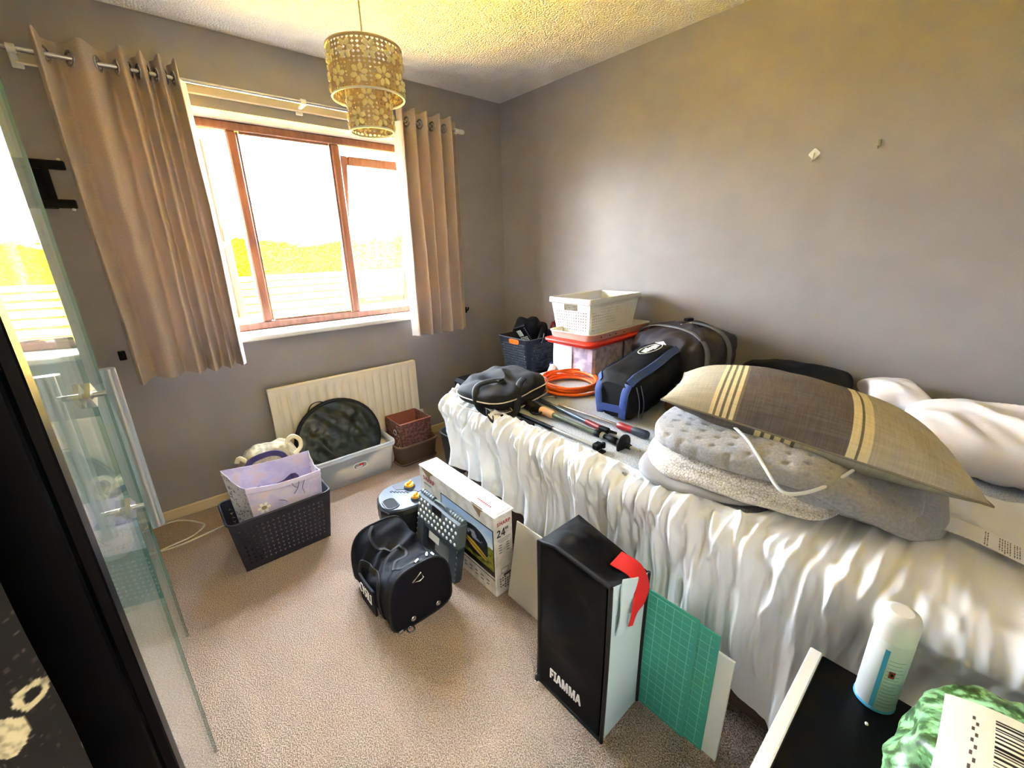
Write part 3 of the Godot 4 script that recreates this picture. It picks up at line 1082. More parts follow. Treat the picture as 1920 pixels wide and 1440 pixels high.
func lamp() -> void:
	var o := thing("pendant_lamp", "two tier jewelled pendant lamp hanging before the window", "lamp", Vector3(-1.615, 0, 1.25))
	beg()
	T = Transform3D(Basis(), Vector3(0, 2.37, 0))
	lathe([Vector2(0.012, 0.0), Vector2(0.035, 0.008), Vector2(0.04, 0.03)], 18)
	put(o, "ceiling_rose", M("white plastic"))
	beg()
	tube([Vector3(0, 2.375, 0), Vector3(0, 2.2, 0), Vector3(0, 1.93, 0)], 0.003, 8)
	put(o, "cord", M("off white"))
	beg()
	T = Transform3D(Basis(), Vector3(0, 1.86, 0))
	lathe([Vector2(0.018, 0.0), Vector2(0.022, 0.02), Vector2(0.022, 0.06), Vector2(0.012, 0.075)], 14)
	put(o, "bulb_holder", M("white plastic"))
	beg()
	T = Transform3D(Basis(), Vector3(0, 1.80, 0))
	lathe([Vector2(0.004, 0.0), Vector2(0.022, 0.008), Vector2(0.029, 0.028), Vector2(0.024, 0.05), Vector2(0.014, 0.066)], 16)
	put(o, "bulb", M("white gloss"))
	var wire := paint("gold wire", Color(0.80, 0.69, 0.52), 0.5, 0.1)
	var bead := paint("amber bead", Color(0.985, 0.955, 0.78), 0.12)
	bead.backlight_enabled = true
	bead.backlight = Color(0.75, 0.70, 0.45)
	beg()
	soft()
	lathe([Vector2(0.0, -0.007), Vector2(0.0042, -0.0055), Vector2(0.0068, 0.0), Vector2(0.0042, 0.0055), Vector2(0.0, 0.007)], 8, false)
	var src := SurfaceTool.new()
	var bm := mesh_of()
	bm.surface_set_material(0, bead)
	var diamond := cell_tris([Vector2(0.5, 0.12), Vector2(0.88, 0.5), Vector2(0.5, 0.88), Vector2(0.12, 0.5)])
	for tier in [[0.112, 1.852, 1.985, 10, 2, 48, 11], [0.069, 1.757, 1.868, 6, 2, 30, 9]]:
		var r: float = tier[0]
		var ya: float = tier[1]
		var yb: float = tier[2]
		beg()
		flat()
		var nf: int = tier[5]
		for i in nf:
			var a0 := TAU * i / nf
			var a1 := TAU * (i + 1) / nf
			var p0 := Vector3(sin(a0) * r, 0, cos(a0) * r)
			var p1 := Vector3(sin(a1) * r, 0, cos(a1) * r)
			holed([p0 + Vector3(0, ya, 0), p1 + Vector3(0, ya, 0), p1 + Vector3(0, yb, 0), p0 + Vector3(0, yb, 0)], 1, tier[6], diamond, 0.0012)
		var sh := put(o, "shade", wire)
		for e in [ya, yb]:
			beg()
			var ring := []
			for k in 40:
				ring.append(Vector3(cos(TAU * k / 40.0) * r, e, sin(TAU * k / 40.0) * r))
			tube(ring, 0.0034 if e == ya else 0.0045, 6, true)
			put(sh, "rim", M("white plastic") if e == ya else wire)
		for row in int(tier[4]):
			for i in int(tier[3]):
				var ac: float = TAU * (i + 0.5 * row) / tier[3]
				var yc: float = lerpf(ya, yb, 0.26 + 0.48 * row)
				for k in 6:
					var an := TAU * k / 6.0 + (0.26 if row == 0 else 0.0)
					var pr := 0.0165
					var ang := ac + cos(an) * pr / r
					var out := Vector3(sin(ang), 0, cos(ang))
					var t := Transform3D(Basis(), out * (r + 0.002) + Vector3(0, yc + sin(an) * pr * 1.05, 0))
					var tang := Vector3(cos(ang), 0, -sin(ang))
					var axis := (tang * cos(an) + Vector3.UP * sin(an)).normalized()
					t.basis = Basis(axis.cross(out).normalized(), axis, out) * Basis().scaled(Vector3(1.15, 1.5, 0.75))
					share(sh, "bead", bm, t)
		for k in 3:
			beg()
			var an := TAU * k / 3.0
			tube([Vector3(0, yb - 0.01, 0), Vector3(cos(an) * r, yb, sin(an) * r)], 0.0018, 6)
			put(sh, "spoke", wire)

# ---------------------------------------------------------------- bed
func blob(c: Vector3, h: Vector3, p: float, b: Basis, disp, nu := 48, nv := 28) -> void:
	# rounded body, p = 2 an ellipsoid, larger is boxier; disp(d, s) -> Vector3 moves the surface in its own axes
	soft()
	grid(func(u: float, v: float):
		var d := Vector3(cos(-u * TAU) * sin(v * PI), -cos(v * PI), sin(-u * TAU) * sin(v * PI))
		if v <= 0.0 or v >= 1.0:
			d = Vector3(0, 1 if v >= 1.0 else -1, 0)
		if u >= 1.0:
			d = Vector3(sin(v * PI), d.y, 0)
		var r := pow(pow(absf(d.x), p) + pow(absf(d.y), p) + pow(absf(d.z), p), -1.0 / p)
		var s := Vector3(d.x * h.x, d.y * h.y, d.z * h.z) * r
		if disp != null:
			s += disp.call(d, s)
		return c + b * s, nu, nv)

func hem(z: float) -> float:
	var k := [[0.9, 0.40], [1.05, 0.37], [1.33, 0.345], [1.6, 0.315], [1.72, 0.27], [2.2, 0.28], [2.42, 0.22], [2.5, 0.17], [2.6, 0.15], [2.66, 0.24], [2.74, 0.46], [3.05, 0.50]]
	for i in k.size() - 1:
		if z <= k[i + 1][0]:
			return lerpf(k[i][1], k[i + 1][1], sstep(k[i][0], k[i + 1][0], z))
	return 0.5

func bed() -> void:
	var o := thing("bed", "double divan bed with pale grey felt mattress along the right wall", "bed", Vector3(-0.655, 0, 2.05))
	beg()
	bx(Vector3(0.01, 0.235, 0.0), Vector3(1.22, 0.37, 1.86), 0.015)
	put(o, "divan_base", M("divan brown"))
	for x in [-0.5, 0.5]:
		for z in [-0.85, 0.85]:
			beg()
			T = Transform3D(Basis(), Vector3(x, 0, z))
			lathe([Vector2(0.02, 0.0), Vector2(0.022, 0.03), Vector2(0.018, 0.05)], 12)
			put(o, "castor", M("black rubber"))
	beg()
	soft()
	var rings := []
	for k in [[0.42, -0.03], [0.425, -0.008], [0.45, 0.0], [0.665, 0.0], [0.688, -0.006], [0.698, -0.02], [0.70, -0.04]]:
		rings.append(ring_y(rrect(1.27 + 2 * k[1], 1.92 + 2 * k[1], 0.05, 6), k[0]))
	loft(rings)
	put(o, "mattress", M("grey felt"))
	# sheet hanging in folds over the long side
	beg()
	var f := func(u: float, v: float) -> Vector3:
		var z := lerpf(0.985, 3.06, u)
		# profile: v 0 at the hem, 1 at the inner edge on top
		var t := 1.0 - v
		var xin := lerpf(-1.262, -0.70, sstep(2.42, 2.62, z))
		var wrap := sstep(1.10, 0.98, z)
		var yh := hem(z)
		var p: Vector2
		if t < 0.16:
			p = Vector2(lerpf(xin, -1.285, t / 0.16), 0.708 + 0.008 * sin(t / 0.16 * PI))
		elif t < 0.34:
			var a := (t - 0.16) / 0.18 * PI / 2
			p = Vector2(-1.285 - 0.062 * sin(a), 0.645 + 0.063 * cos(a))
		else:
			var a := (t - 0.34) / 0.66
			p = Vector2(-1.347 + 0.020 * sstep(0.0, 1.0, a) + 0.02 * sin(a * 3.0), lerpf(0.645, yh, a))
		p.x += wrap * 0.10
		var low := sstep(0.12, 0.7, t)
		var crest := sstep(0.0, 0.16, t) * (1.0 - 0.75 * sstep(0.4, 0.8, t))
		var calm := sstep(2.66, 2.80, z)
		var zz := z + 0.06 * noise(z * 0.5, t * 0.4) + 0.14 * t * noise(z * 0.22, 0.3, 3.0)
		var gate := 0.55 + 0.9 * noise(z * 0.35, t * 0.5, 12.0)
		var near := sstep(2.0, 2.4, z)
		var d := low * (0.015 * fold(zz * 7.7 + 0.6 * noise(z * 0.7, t * 0.3)) * (0.8 + 0.8 * noise(z * 0.5, 2.0)) + 0.010 * ridge(zz * 3.6, t * 0.28, 2.0) + (0.005 + 0.004 * near) * fold(zz * 17.0 + 0.8 * noise(z, t * 0.4)) + 0.003 * near * fold(zz * 41.0 + 1.5 * noise(z * 2.0, t * 0.6)))
		d += crest * (0.011 * ridge(zz * 5.2 + t * 0.5, t * 0.9, 5.0) * gate + 0.009 * ridge(zz * 10.0 - t * 0.9, t * 1.6, 8.0) + 0.005 * fold(zz * 24.0 + t * 2.0))
		d += 0.005 * noise(z * 1.1, t * 1.4, 9.0)
		d *= 1.0 - 0.65 * calm
		d += 0.05 * sstep(0.75, 1.0, t) * sstep(2.3, 2.5, z) * (1.0 - sstep(2.6, 2.7, z)) * fold(zz * 3.0)
		var nrm := Vector2(-0.25, 1.0).lerp(Vector2(-1, 0.15), sstep(0.1, 0.35, t))
		if t < 0.16:
			d = maxf(d * sstep(-0.02, 0.10, t), -0.003) + calm * 0.006 * fold(z * 9.0 + p.x * 6.0) * sstep(2.6, 2.7, z)
			d = maxf(d, -0.004)
		p += nrm * d
		p.x = minf(p.x, -1.30 + wrap * 0.1) if t > 0.36 else p.x
		p.y = maxf(p.y, 0.012)
		return Vector3(p.x, p.y, z)
	cloth(f, 680, 84, 0.003)
	var sh := put(self, "bed_sheet", M("satin sheet"))
	tag(sh, "crumpled white satin sheet hanging in folds over the bed's long side", "sheet")

func rope(pts: Array, r: float, seg := 8, n := 6) -> void:
	tube(path(pts, n), r, seg)

func bedding_pile() -> void:
	# grey folded sheet lowest, sherpa fleece, dotted electric blanket, checked pillow
	beg()
	blob(Vector3(-1.15, 0.726, 2.27), Vector3(0.15, 0.020, 0.19), 3.0, Basis(Vector3.UP, 0.3), func(d: Vector3, s: Vector3): return Vector3(0.01 * noise(s.z * 4.0, s.y * 4.0), 0.010 * noise(s.x * 6.0, s.z * 6.0), 0), 60, 24)
	tag(put(self, "folded_sheet", M("grey sheet")), "thin pale grey cloth squashed under the sherpa fleece", "cloth")
	beg()
	var fb := Basis(Vector3.UP, deg_to_rad(9))
	blob(Vector3(-1.035, 0.768, 2.335), Vector3(0.245, 0.050, 0.265), 3.2, fb, func(d: Vector3, s: Vector3):
		return Vector3(0.012 * noise(s.z * 3.0, s.y * 3.0, 1.0), -0.018 * sstep(0.1, 0.25, s.z) * sstep(0.0, -0.2, s.x) + 0.014 * noise(s.x * 3.0, s.z * 3.0, 2.0) - 0.014 * exp(-pow(s.y * 60.0 - 0.3 + 4.0 * s.z, 2.0)) * d.y, 0.010 * noise(s.x * 4.0, s.y * 4.0, 3.0)) - Vector3(d.x, 0, d.z) * 0.020 * exp(-pow((s.y - 0.012 + 0.05 * s.z) * 70.0, 2.0)), 110, 60)
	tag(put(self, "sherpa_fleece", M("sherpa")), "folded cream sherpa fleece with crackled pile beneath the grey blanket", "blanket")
	# electric blanket: three soft layers sliding over the fleece, tufted with dots
	var bl := thing("electric_blanket", "folded grey tufted blanket with white cord under the checked pillow", "blanket")
	var lay_at := [[Vector3(-1.03, 0.838, 2.405), Vector3(0.235, 0.042, 0.315), 11.0, 4.0, 0.070], [Vector3(-1.00, 0.790, 2.52), Vector3(0.22, 0.034, 0.225), 10.0, 3.0, 0.085], [Vector3(-0.95, 0.752, 2.60), Vector3(0.19, 0.032, 0.17), 6.0, 3.0, 0.06]]
	for k in 3:
		var L: Array = lay_at[k]
		beg()
		blob(L[0], L[1], 3.4, Basis(Vector3.UP, deg_to_rad(L[2])), func(d: Vector3, s: Vector3):
			var dz := 0.0
			if k == 0:
				var g := 0.042
				var ax := fposmod(s.x + (0.021 if int(floor((s.z + 3.0) / g)) % 2 == 0 else 0.0), g) - g / 2
				var az := fposmod(s.z + 3.0, g) - g / 2
				dz = -0.009 * exp(-(ax * ax + az * az) / 0.00004)
			var droop: float = -L[4] * sstep(0.06, 0.30, s.z) * sstep(0.12, -0.14, s.x)
			var n := Vector3(d.x, d.y, d.z)
			return n * (dz + 0.010 * noise(s.x * 3.0, s.z * 3.0, k * 3.0)) + Vector3(0.0, droop, 0.0), 300 if k == 0 else 80, 150 if k == 0 else 40)
		put(bl, "blanket_fold", M("blanket grey"))
	beg()
	rope([Vector3(-1.06, 0.893, 2.24), Vector3(-1.13, 0.896, 2.30), Vector3(-1.20, 0.885, 2.385), Vector3(-1.262, 0.858, 2.45), Vector3(-1.305, 0.832, 2.505), Vector3(-1.285, 0.832, 2.54), Vector3(-1.22, 0.842, 2.575), Vector3(-1.13, 0.855, 2.60)], 0.0042, 8, 8)
	put(bl, "cord", M("white plastic"))
	# checked pillow: woven pattern of bands
	var im := Image.create(512, 384, false, Image.FORMAT_RGB8)
	var light := Color(0.72, 0.69, 0.61)
	var dark := Color(0.40, 0.375, 0.36)
	var cream := Color(0.92, 0.86, 0.68)
	im.fill(light)
	im.fill_rect(Rect2i(148, 0, 184, 384), dark)
	for k in 4:
		im.fill_rect(Rect2i(100 + k * 13, 0, 8, 384), cream)
		im.fill_rect(Rect2i(108 + k * 13, 0, 5, 384), Color(0.50, 0.46, 0.38))
	im.fill_rect(Rect2i(332, 0, 13, 384), cream)
	im.fill_rect(Rect2i(345, 0, 4, 384), Color(0.50, 0.46, 0.38))
	im.fill_rect(Rect2i(349, 0, 14, 384), cream)
	# underside: darker left end, pale right end
	var im2 := Image.create(512, 384, false, Image.FORMAT_RGB8)
	im2.fill(Color(0.66, 0.65, 0.57))
	im2.fill_rect(Rect2i(0, 0, 190, 384), Color(0.40, 0.385, 0.37))
	for k in 4:
		im2.fill_rect(Rect2i(190 + k * 17, 0, 11, 384), Color(0.84, 0.79, 0.60))
		im2.fill_rect(Rect2i(201 + k * 17, 0, 6, 384), Color(0.42, 0.41, 0.36))
	for img in [im, im2]:
		for y in range(0, 384):
			for x in range(0, 512):
				var c: Color = img.get_pixel(x, y)
				var n := 0.05 * nz.get_noise_2d(x * 1.0, y * 22.0) + 0.05 * nz.get_noise_2d(x * 30.0, y * 1.3)
				img.set_pixel(x, y, Color(c.r + n, c.g + n, c.b + n))
	var pl := thing("checked_pillow", "grey brown checked pillow with cream stripes on top of the blankets", "pillow")
	var a := Vector3(-1.205, 0.935, 2.135)     # left tip of the near edge
	var b := Vector3(-1.115, 0.858, 2.825)     # right tip of the near edge
	var ux := (b - a)
	var across := Vector3(0.38, -0.02, -0.12)
	var up := ux.cross(across).normalized() * -1.0
	if up.y < 0:
		up = -up
	for side in [1.0, -1.0]:
		beg()
		soft(1)
		grid(func(u: float, v0: float):
			var v: float = v0 if side > 0 else 1.0 - v0
			var e := u * 2.0 - 1.0
			var g := v * 2.0 - 1.0
			var pu := 1.0 - 0.045 * (1.0 - g * g) * absf(e)
			var pv := 1.0 - 0.05 * (1.0 - e * e) * absf(g)
			var tk := pow(maxf(0.0, 1.0 - pow(absf(e), 2.2)), 0.55) * pow(maxf(0.0, 1.0 - pow(absf(g), 2.2)), 0.52)
			var wr := 0.006 * noise(u * 3.0, v * 2.0, side) * tk + 0.004 * fold(u * 5.0 + v * 9.0) * sstep(0.25, 0.0, u) * tk + 0.004 * fold(v * 6.0 + u * 4.0) * sstep(0.72, 0.95, u) * tk
			return a + ux * (0.5 + 0.5 * e * pu) + across * (0.5 + 0.5 * g * pv) + up * side * (0.125 * tk * (1.0 if side > 0 else 0.55) + wr), 90, 60)
		var m := paint("pillow weave top" if side > 0 else "pillow weave under", Color.WHITE, 0.9)
		m.albedo_texture = ImageTexture.create_from_image(im if side > 0 else im2)
		put(pl, "upper_face" if side > 0 else "under_face", m)
	beg()
	var edge := []
	for k in 80:
		var q := k / 80.0 * 4.0
		var e := clampf(-1.0 + 2.0 * q, -1, 1) if q < 2.0 else clampf(1.0 - 2.0 * (q - 2.0), -1, 1)
		var g := -1.0 if q < 1.0 else (clampf(-1.0 + 2.0 * (q - 1.0), -1, 1) if q < 2.0 else (1.0 if q < 3.0 else 1.0 - 2.0 * (q - 3.0)))
		if q >= 3.0:
			e = -1.0
		var pu := 1.0 - 0.045 * (1.0 - g * g) * absf(e)
		var pv := 1.0 - 0.05 * (1.0 - e * e) * absf(g)
		edge.append(a + ux * (0.5 + 0.5 * e * pu) + across * (0.5 + 0.5 * g * pv))
	tube(edge, 0.0028, 6, true)
	put(pl, "piping", paint("pillow piping", Color(0.55, 0.52, 0.45), 0.9))
	# white pillows at the head
	var wp := [["white_pillow", Vector3(-0.44, 0.785, 2.87), Vector3(0.22, 0.090, 0.25), 0.08, "plump white pillow lying at the head of the bed, right edge"], ["white_pillow", Vector3(-0.19, 0.790, 2.555), Vector3(0.14, 0.075, 0.075), 0.3, "small white pillow corner showing behind the checked pillow"]]
	for w in wp:
		beg()
		var tall: Vector3 = w[2]
		blob(w[1], tall, 2.6, Basis(Vector3.UP, w[3]), func(d: Vector3, s: Vector3):
			var pinch := pow(absf(d.x), 3.0) * pow(absf(d.z), 3.0) * 3.0
			return Vector3(signf(d.x) * pinch * 0.12, 0.010 * noise(s.x * 3.0, s.z * 3.0, 7.0) + 0.010 * ridge(s.x * 3.5 + s.z * 2.0, s.z * 3.0, 4.0) * maxf(d.y, 0.0) + 0.008 * fold(s.z * 14.0 + s.x * 9.0) * maxf(0.0, d.x * -1.0) * d.y, signf(d.z) * pinch * 0.10), 120, 70)
		tag(put(self, w[0], M("white cotton")), w[4], "pillow", "white pillows")
	# care label on the sheet
	var li := Image.create(256, 64, false, Image.FORMAT_RGB8)
	li.fill(Color(0.96, 0.955, 0.95))
	var rng := RandomNumberGenerator.new()
	rng.seed = 3
	for blk in [[8, 9], [40, 4], [150, 2], [178, 5], [206, 3]]:
		for k in int(blk[1]):
			var x: int = blk[0] + k * 5
			var y := 6
			while y < 54:
				var l := rng.randi_range(3, 9)
				li.fill_rect(Rect2i(x, y, 2, l), Color(0.40, 0.38, 0.37))
				y += l + rng.randi_range(2, 4)
	var lm := paint("care label print", Color.WHITE, 0.8)
	lm.albedo_texture = ImageTexture.create_from_image(li)
	beg()
	cloth(func(u: float, v: float): return Vector3(lerpf(-0.975, -1.05, v) - 0.02 * u, 0.734 + 0.010 * sin(u * 4.0), lerpf(2.715, 2.92, u)), 12, 3, 0.001)
	tag(put(self, "care_label", lm), "long white printed care label lying on the sheet", "label")
	# dark clothes against the wall and a brown cushion between the bags and the pillow
	beg()
	blob(Vector3(-0.17, 0.785, 2.20), Vector3(0.14, 0.080, 0.215), 2.6, Basis(Vector3.UP, 0.1), func(d: Vector3, s: Vector3): return d * 0.022 * noise(s.x * 4.0, s.y * 4.0, s.z * 4.0), 60, 30)
	tag(put(self, "black_coat", M("black cloth")), "crumpled black coat heaped against the right wall behind the pillow", "coat")
	beg()
	blob(Vector3(-0.68, 0.752, 1.985), Vector3(0.13, 0.050, 0.10), 3.0, Basis(Vector3.UP, 0.5), func(d: Vector3, s: Vector3): return d * 0.010 * noise(s.x * 5.0, s.y * 5.0, s.z * 5.0), 40, 24)
	tag(put(self, "brown_cushion", paint("brown cushion", Color(0.34, 0.23, 0.17), 0.9)), "dark brown cushion beside the pillow's left tip", "cushion")

# ---------------------------------------------------------------- things by the window wall
func things_by_window() -> void:
	tote_basket()
	clear_box()
	# brown crate with a rust box in it
	var c := thing("plastic_crate", "brown plastic crate on the carpet under the rust box", "crate", Vector3(-1.115, 0, 0.240), 0.0)
	var brown := paint("crate brown", Color(0.42, 0.34, 0.28), 0.6)
	beg()
	tub(0.29, 0.275, 0.155, 0.26, 0.245, 0.004, 0.03, 0.010)
	put(c, "crate_body", brown)
	beg()
	var rr := ring_y(rrect(0.275, 0.26, 0.03, 5), 0.018)
	tube(rr, 0.005, 6, true)
	put(c, "foot_ridge", brown)
	var r := thing("rust_box", "rust brown fabric box with eyelet handle standing in the crate", "storage box", Vector3(-1.112, 0.090, 0.242), 0.0)
	var bl := noise_image(128, 0.05, FastNoiseLite.TYPE_SIMPLEX_SMOOTH, 4, 91)
	var m := tri_map(paint("rust fabric", Color.WHITE, 0.75), 6.0)
	m.albedo_texture = ramp(bl, [[0.25, Color(0.32, 0.20, 0.17)], [0.5, Color(0.44, 0.285, 0.245)], [0.8, Color(0.53, 0.36, 0.315)]])
	var inner := paint("rust lining", Color(0.62, 0.36, 0.27), 0.85)
	var w := 0.226
	var d := 0.214
	var h := 0.212
	for f in [[Vector3(0, h / 2, d / 2), Vector3(w, h, 0.006), "front_panel"], [Vector3(0, h / 2, -d / 2), Vector3(w, h, 0.006), "back_panel"], [Vector3(w / 2, h / 2, 0), Vector3(0.006, h, d - 0.006), "side_panel"], [Vector3(-w / 2, h / 2, 0), Vector3(0.006, h, d - 0.006), "side_panel"], [Vector3(0, 0.003, 0), Vector3(w - 0.006, 0.006, d - 0.006), "base_panel"]]:
		beg()
		bx(f[0], f[1], 0.002)
		put(r, f[2], inner if f[2] in ["back_panel", "base_panel"] else m)
	beg()
	bx(Vector3(0, h - 0.003, d / 2 + 0.001), Vector3(w + 0.008, 0.008, 0.010), 0.002)
	put(r, "hem", inner)
	beg()
	T = facing(Vector3(-w / 2 - 0.004, h * 0.64, 0.03), Vector3(-1, 0, 0))
	var ring := []
	for k in 18:
		ring.append(Vector3(cos(TAU * k / 18.0), sin(TAU * k / 18.0), 0) * 0.017)
	tube(ring, 0.004, 6, true)
	put(r, "eyelet", M("brushed steel"))
	beg()
	T = facing(Vector3(-w / 2 - 0.0035, h * 0.64, 0.03), Vector3(-1, 0, 0))
	prism(rrect(0.03, 0.03, 0.0149, 4), 0.0, 0.001)
	put(r, "hole", M("black matt"))
	# printed foliage on the side facing the window light
	var rng := RandomNumberGenerator.new()
	rng.seed = 8
	beg()
	flat()
	for k in 46:
		var p := Vector3(-w / 2 - 0.0036, rng.randf_range(0.01, h * 0.95), rng.randf_range(0.035, d / 2 - 0.008))
		T = facing(p, Vector3(-1, 0, 0)) * Transform3D(Basis(Vector3.BACK, rng.randf() * TAU), Vector3.ZERO)
		prism([Vector2(-0.007, 0), Vector2(0, -0.0022), Vector2(0.007, 0), Vector2(0, 0.0022)], 0.0, 0.0006)
	put(r, "leaf_print", paint("leaf print", Color(0.85, 0.68, 0.52), 0.8))
	# small dark bin whose rim shows behind the bed
	var b := thing("grey_bin", "small dark bin between the crate and the bed's corner", "bin", Vector3(-0.955, 0, 0.62))
	beg()
	tub(0.20, 0.20, 0.27, 0.16, 0.16, 0.004, 0.06, 0.006)
	put(b, "bin_body", M("dark grey plastic"))
	# black trunk behind the foot of the bed, with the woven basket on it
	var t := thing("toolbox", "large black toolbox with yellow latch behind the bed's foot", "tool box", Vector3(-0.42, 0, 0.66))
	beg()
	bx(Vector3(0, 0.23, 0), Vector3(0.80, 0.46, 0.50), 0.02)
	put(t, "box_body", M("black matt"))
	beg()
	bx(Vector3(0, 0.505, 0), Vector3(0.82, 0.09, 0.52), 0.02)
	put(t, "box_lid", M("black matt"))
	for z in [0.11]:
		beg()
		bx(Vector3(-0.425, 0.495, z), Vector3(0.030, 0.040, 0.085), 0.006)
		bx(Vector3(-0.432, 0.505, z - 0.03), Vector3(0.03, 0.04, 0.022), 0.006)
		put(t, "latch", M("yellow plastic"))
	woven_basket()
	# white cable on the carpet
	beg()
	var pts := []
	for p in [Vector2(-2.20, 0.255), Vector2(-2.30, 0.28), Vector2(-2.385, 0.297), Vector2(-2.46, 0.302), Vector2(-2.53, 0.288), Vector2(-2.59, 0.252), Vector2(-2.625, 0.14), Vector2(-2.59, 0.05), Vector2(-2.50, 0.030), Vector2(-2.41, 0.05), Vector2(-2.335, 0.15), Vector2(-2.325, 0.215), Vector2(-2.385, 0.272), Vector2(-2.47, 0.29), Vector2(-2.575, 0.296), Vector2(-2.70, 0.30)]:
		pts.append(Vector3(p.x, 0.0045, p.y))
	var n := pts.size()
	for k in n:
		if k > 10:
			pts[k].y = 0.0110 if k in [11, 12, 13] else 0.006
	rope(pts, 0.0042, 8, 8)
	tag(put(self, "white_cable", M("off white")), "thin white cable looped on the carpet beside the navy basket", "cable")

func tote_basket() -> void:
	var navy := paint("navy plastic", Color(0.115, 0.12, 0.165), 0.5)
	var o := thing("navy_basket", "navy plastic basket with cut out pattern, holding a lilac tote bag", "basket", Vector3(-2.035, 0, 0.645))
	var w := 0.43
	var d := 0.25
	var h := 0.265
	var wb := 0.375
	var db := 0.20
	var yh := []
	for k in 3:   # three armed hole
		var a := TAU * k / 3.0 + PI / 2
		var dir := Vector2(cos(a), sin(a))
		var sd := Vector2(-dir.y, dir.x)
		yh.append(Vector2(0.5, 0.5) + dir * 0.36 - sd * 0.075)
		yh.append(Vector2(0.5, 0.5) + dir * 0.36 + sd * 0.075)
		var am := a + PI / 3
		yh.append(Vector2(0.5, 0.5) + Vector2(cos(am), sin(am)) * 0.10)
	var cell := cell_tris(yh)
	var B := [Vector3(-wb / 2, 0.0, db / 2), Vector3(wb / 2, 0.0, db / 2), Vector3(wb / 2, 0.0, -db / 2), Vector3(-wb / 2, 0.0, -db / 2)]
	var U := [Vector3(-w / 2, h, d / 2), Vector3(w / 2, h, d / 2), Vector3(w / 2, h, -d / 2), Vector3(-w / 2, h, -d / 2)]
	for k in 4:
		var b0: Vector3 = B[k]
		var b1: Vector3 = B[(k + 1) % 4]
		var u0: Vector3 = U[k]
		var u1: Vector3 = U[(k + 1) % 4]
		beg()
		var q := func(s: float, t: float) -> Vector3: return b0.lerp(b1, s).lerp(u0.lerp(u1, s), t)
		var mg := 0.05 if k % 2 == 0 else 0.09
		holed([q.call(mg, 0.10), q.call(1 - mg, 0.10), q.call(1 - mg, 0.87), q.call(mg, 0.87)], 17 if k % 2 == 0 else 8, 9, cell, 0.003, true)
		var n: Vector3 = (b1 - b0).cross(u0 - b0).normalized() * 0.003
		flat()
		for s in [[0.0, 0.0, 1.0, 0.10], [0.0, 0.87, 1.0, 1.0], [0.0, 0.10, mg, 0.87], [1 - mg, 0.10, 1.0, 0.87]]:
			var c0: Vector3 = q.call(s[0], s[1])
			var c1: Vector3 = q.call(s[2], s[1])
			var c2: Vector3 = q.call(s[2], s[3])
			var c3: Vector3 = q.call(s[0], s[3])
			quad(c0, c1, c2, c3)
			quad(c0 - n, c3 - n, c2 - n, c1 - n)
		put(o, "basket_side", navy)
	beg()
	bx(Vector3(0, 0.003, 0), Vector3(wb, 0.006, db), 0.002)
	put(o, "basket_floor", navy)
	beg()
	var rim := ring_y(rrect(w + 0.004, d + 0.004, 0.03, 6), h)
	for k in rim.size():
		rim[k].y += 0.008 * cos(rim[k].x / w * PI) * -1.0 * (0.0 if absf(rim[k].z) > d * 0.4 else 1.0)
	tube(rim, 0.0055, 8, true)
	put(o, "rim", navy)
	# tote bags standing in it
	var lilac := tri_map(paint("lilac print", Color.WHITE, 0.7), 3.0)
	lilac.albedo_texture = ramp(noise_image(256, 0.012, FastNoiseLite.TYPE_SIMPLEX_SMOOTH, 4, 101), [[0.3, Color(0.74, 0.71, 0.83)], [0.55, Color(0.80, 0.77, 0.86)], [0.78, Color(0.84, 0.76, 0.78)]])
	var dots := Image.create(128, 256, false, Image.FORMAT_RGB8)
	dots.fill(Color(0.93, 0.925, 0.94))
	var rng := RandomNumberGenerator.new()
	rng.seed = 6
	for k in 90:
		var p := Vector2i(rng.randi() % 122, rng.randi() % 250)
		for q in 5:
			dots.fill_rect(Rect2i(p.x + rng.randi_range(-5, 5), p.y + rng.randi_range(-5, 5), 3, 3), Color(0.34, 0.33, 0.42))
	var floral := paint("floral print", Color.WHITE, 0.7)
	floral.albedo_texture = ImageTexture.create_from_image(dots)
	tote("lilac tote bag with floral side panel standing in the navy basket", Vector3(-2.025, 0.010, 0.648), 0.355, 0.165, [0.385, 0.36, 0.405, 0.435], lilac, floral)
	# cream carrier bag behind
	var cb := thing("carrier_bag", "crumpled cream carrier bag with stiff handles behind the navy basket", "bag", Vector3(-1.985, 0, 0.385))
	var cream := tri_map(paint("cream bag", Color.WHITE, 0.6), 6.0)
	cream.albedo_texture = ramp(noise_image(128, 0.04, FastNoiseLite.TYPE_SIMPLEX_SMOOTH, 3, 111), [[0.3, Color(0.56, 0.52, 0.42)], [0.7, Color(0.76, 0.72, 0.58)]])
	beg()
	blob(Vector3(0, 0.228, 0), Vector3(0.150, 0.226, 0.105), 3.0, Basis(), func(d: Vector3, s: Vector3):
		return d * (0.030 * noise(s.x * 3.2, s.y * 3.2, s.z * 3.2) + 0.016 * absf(noise(s.x * 8.0, s.y * 8.0, s.z * 8.0))) + Vector3(0, -0.035 * sstep(0.05, 0.2, s.y) * (0.5 + 0.9 * noise(s.x * 4.0, 2.0, s.z * 4.0)), 0), 60, 40)
	put(cb, "bag_body", cream)
	var hm := paint("cream handle", Color(0.93, 0.88, 0.70), 0.5)
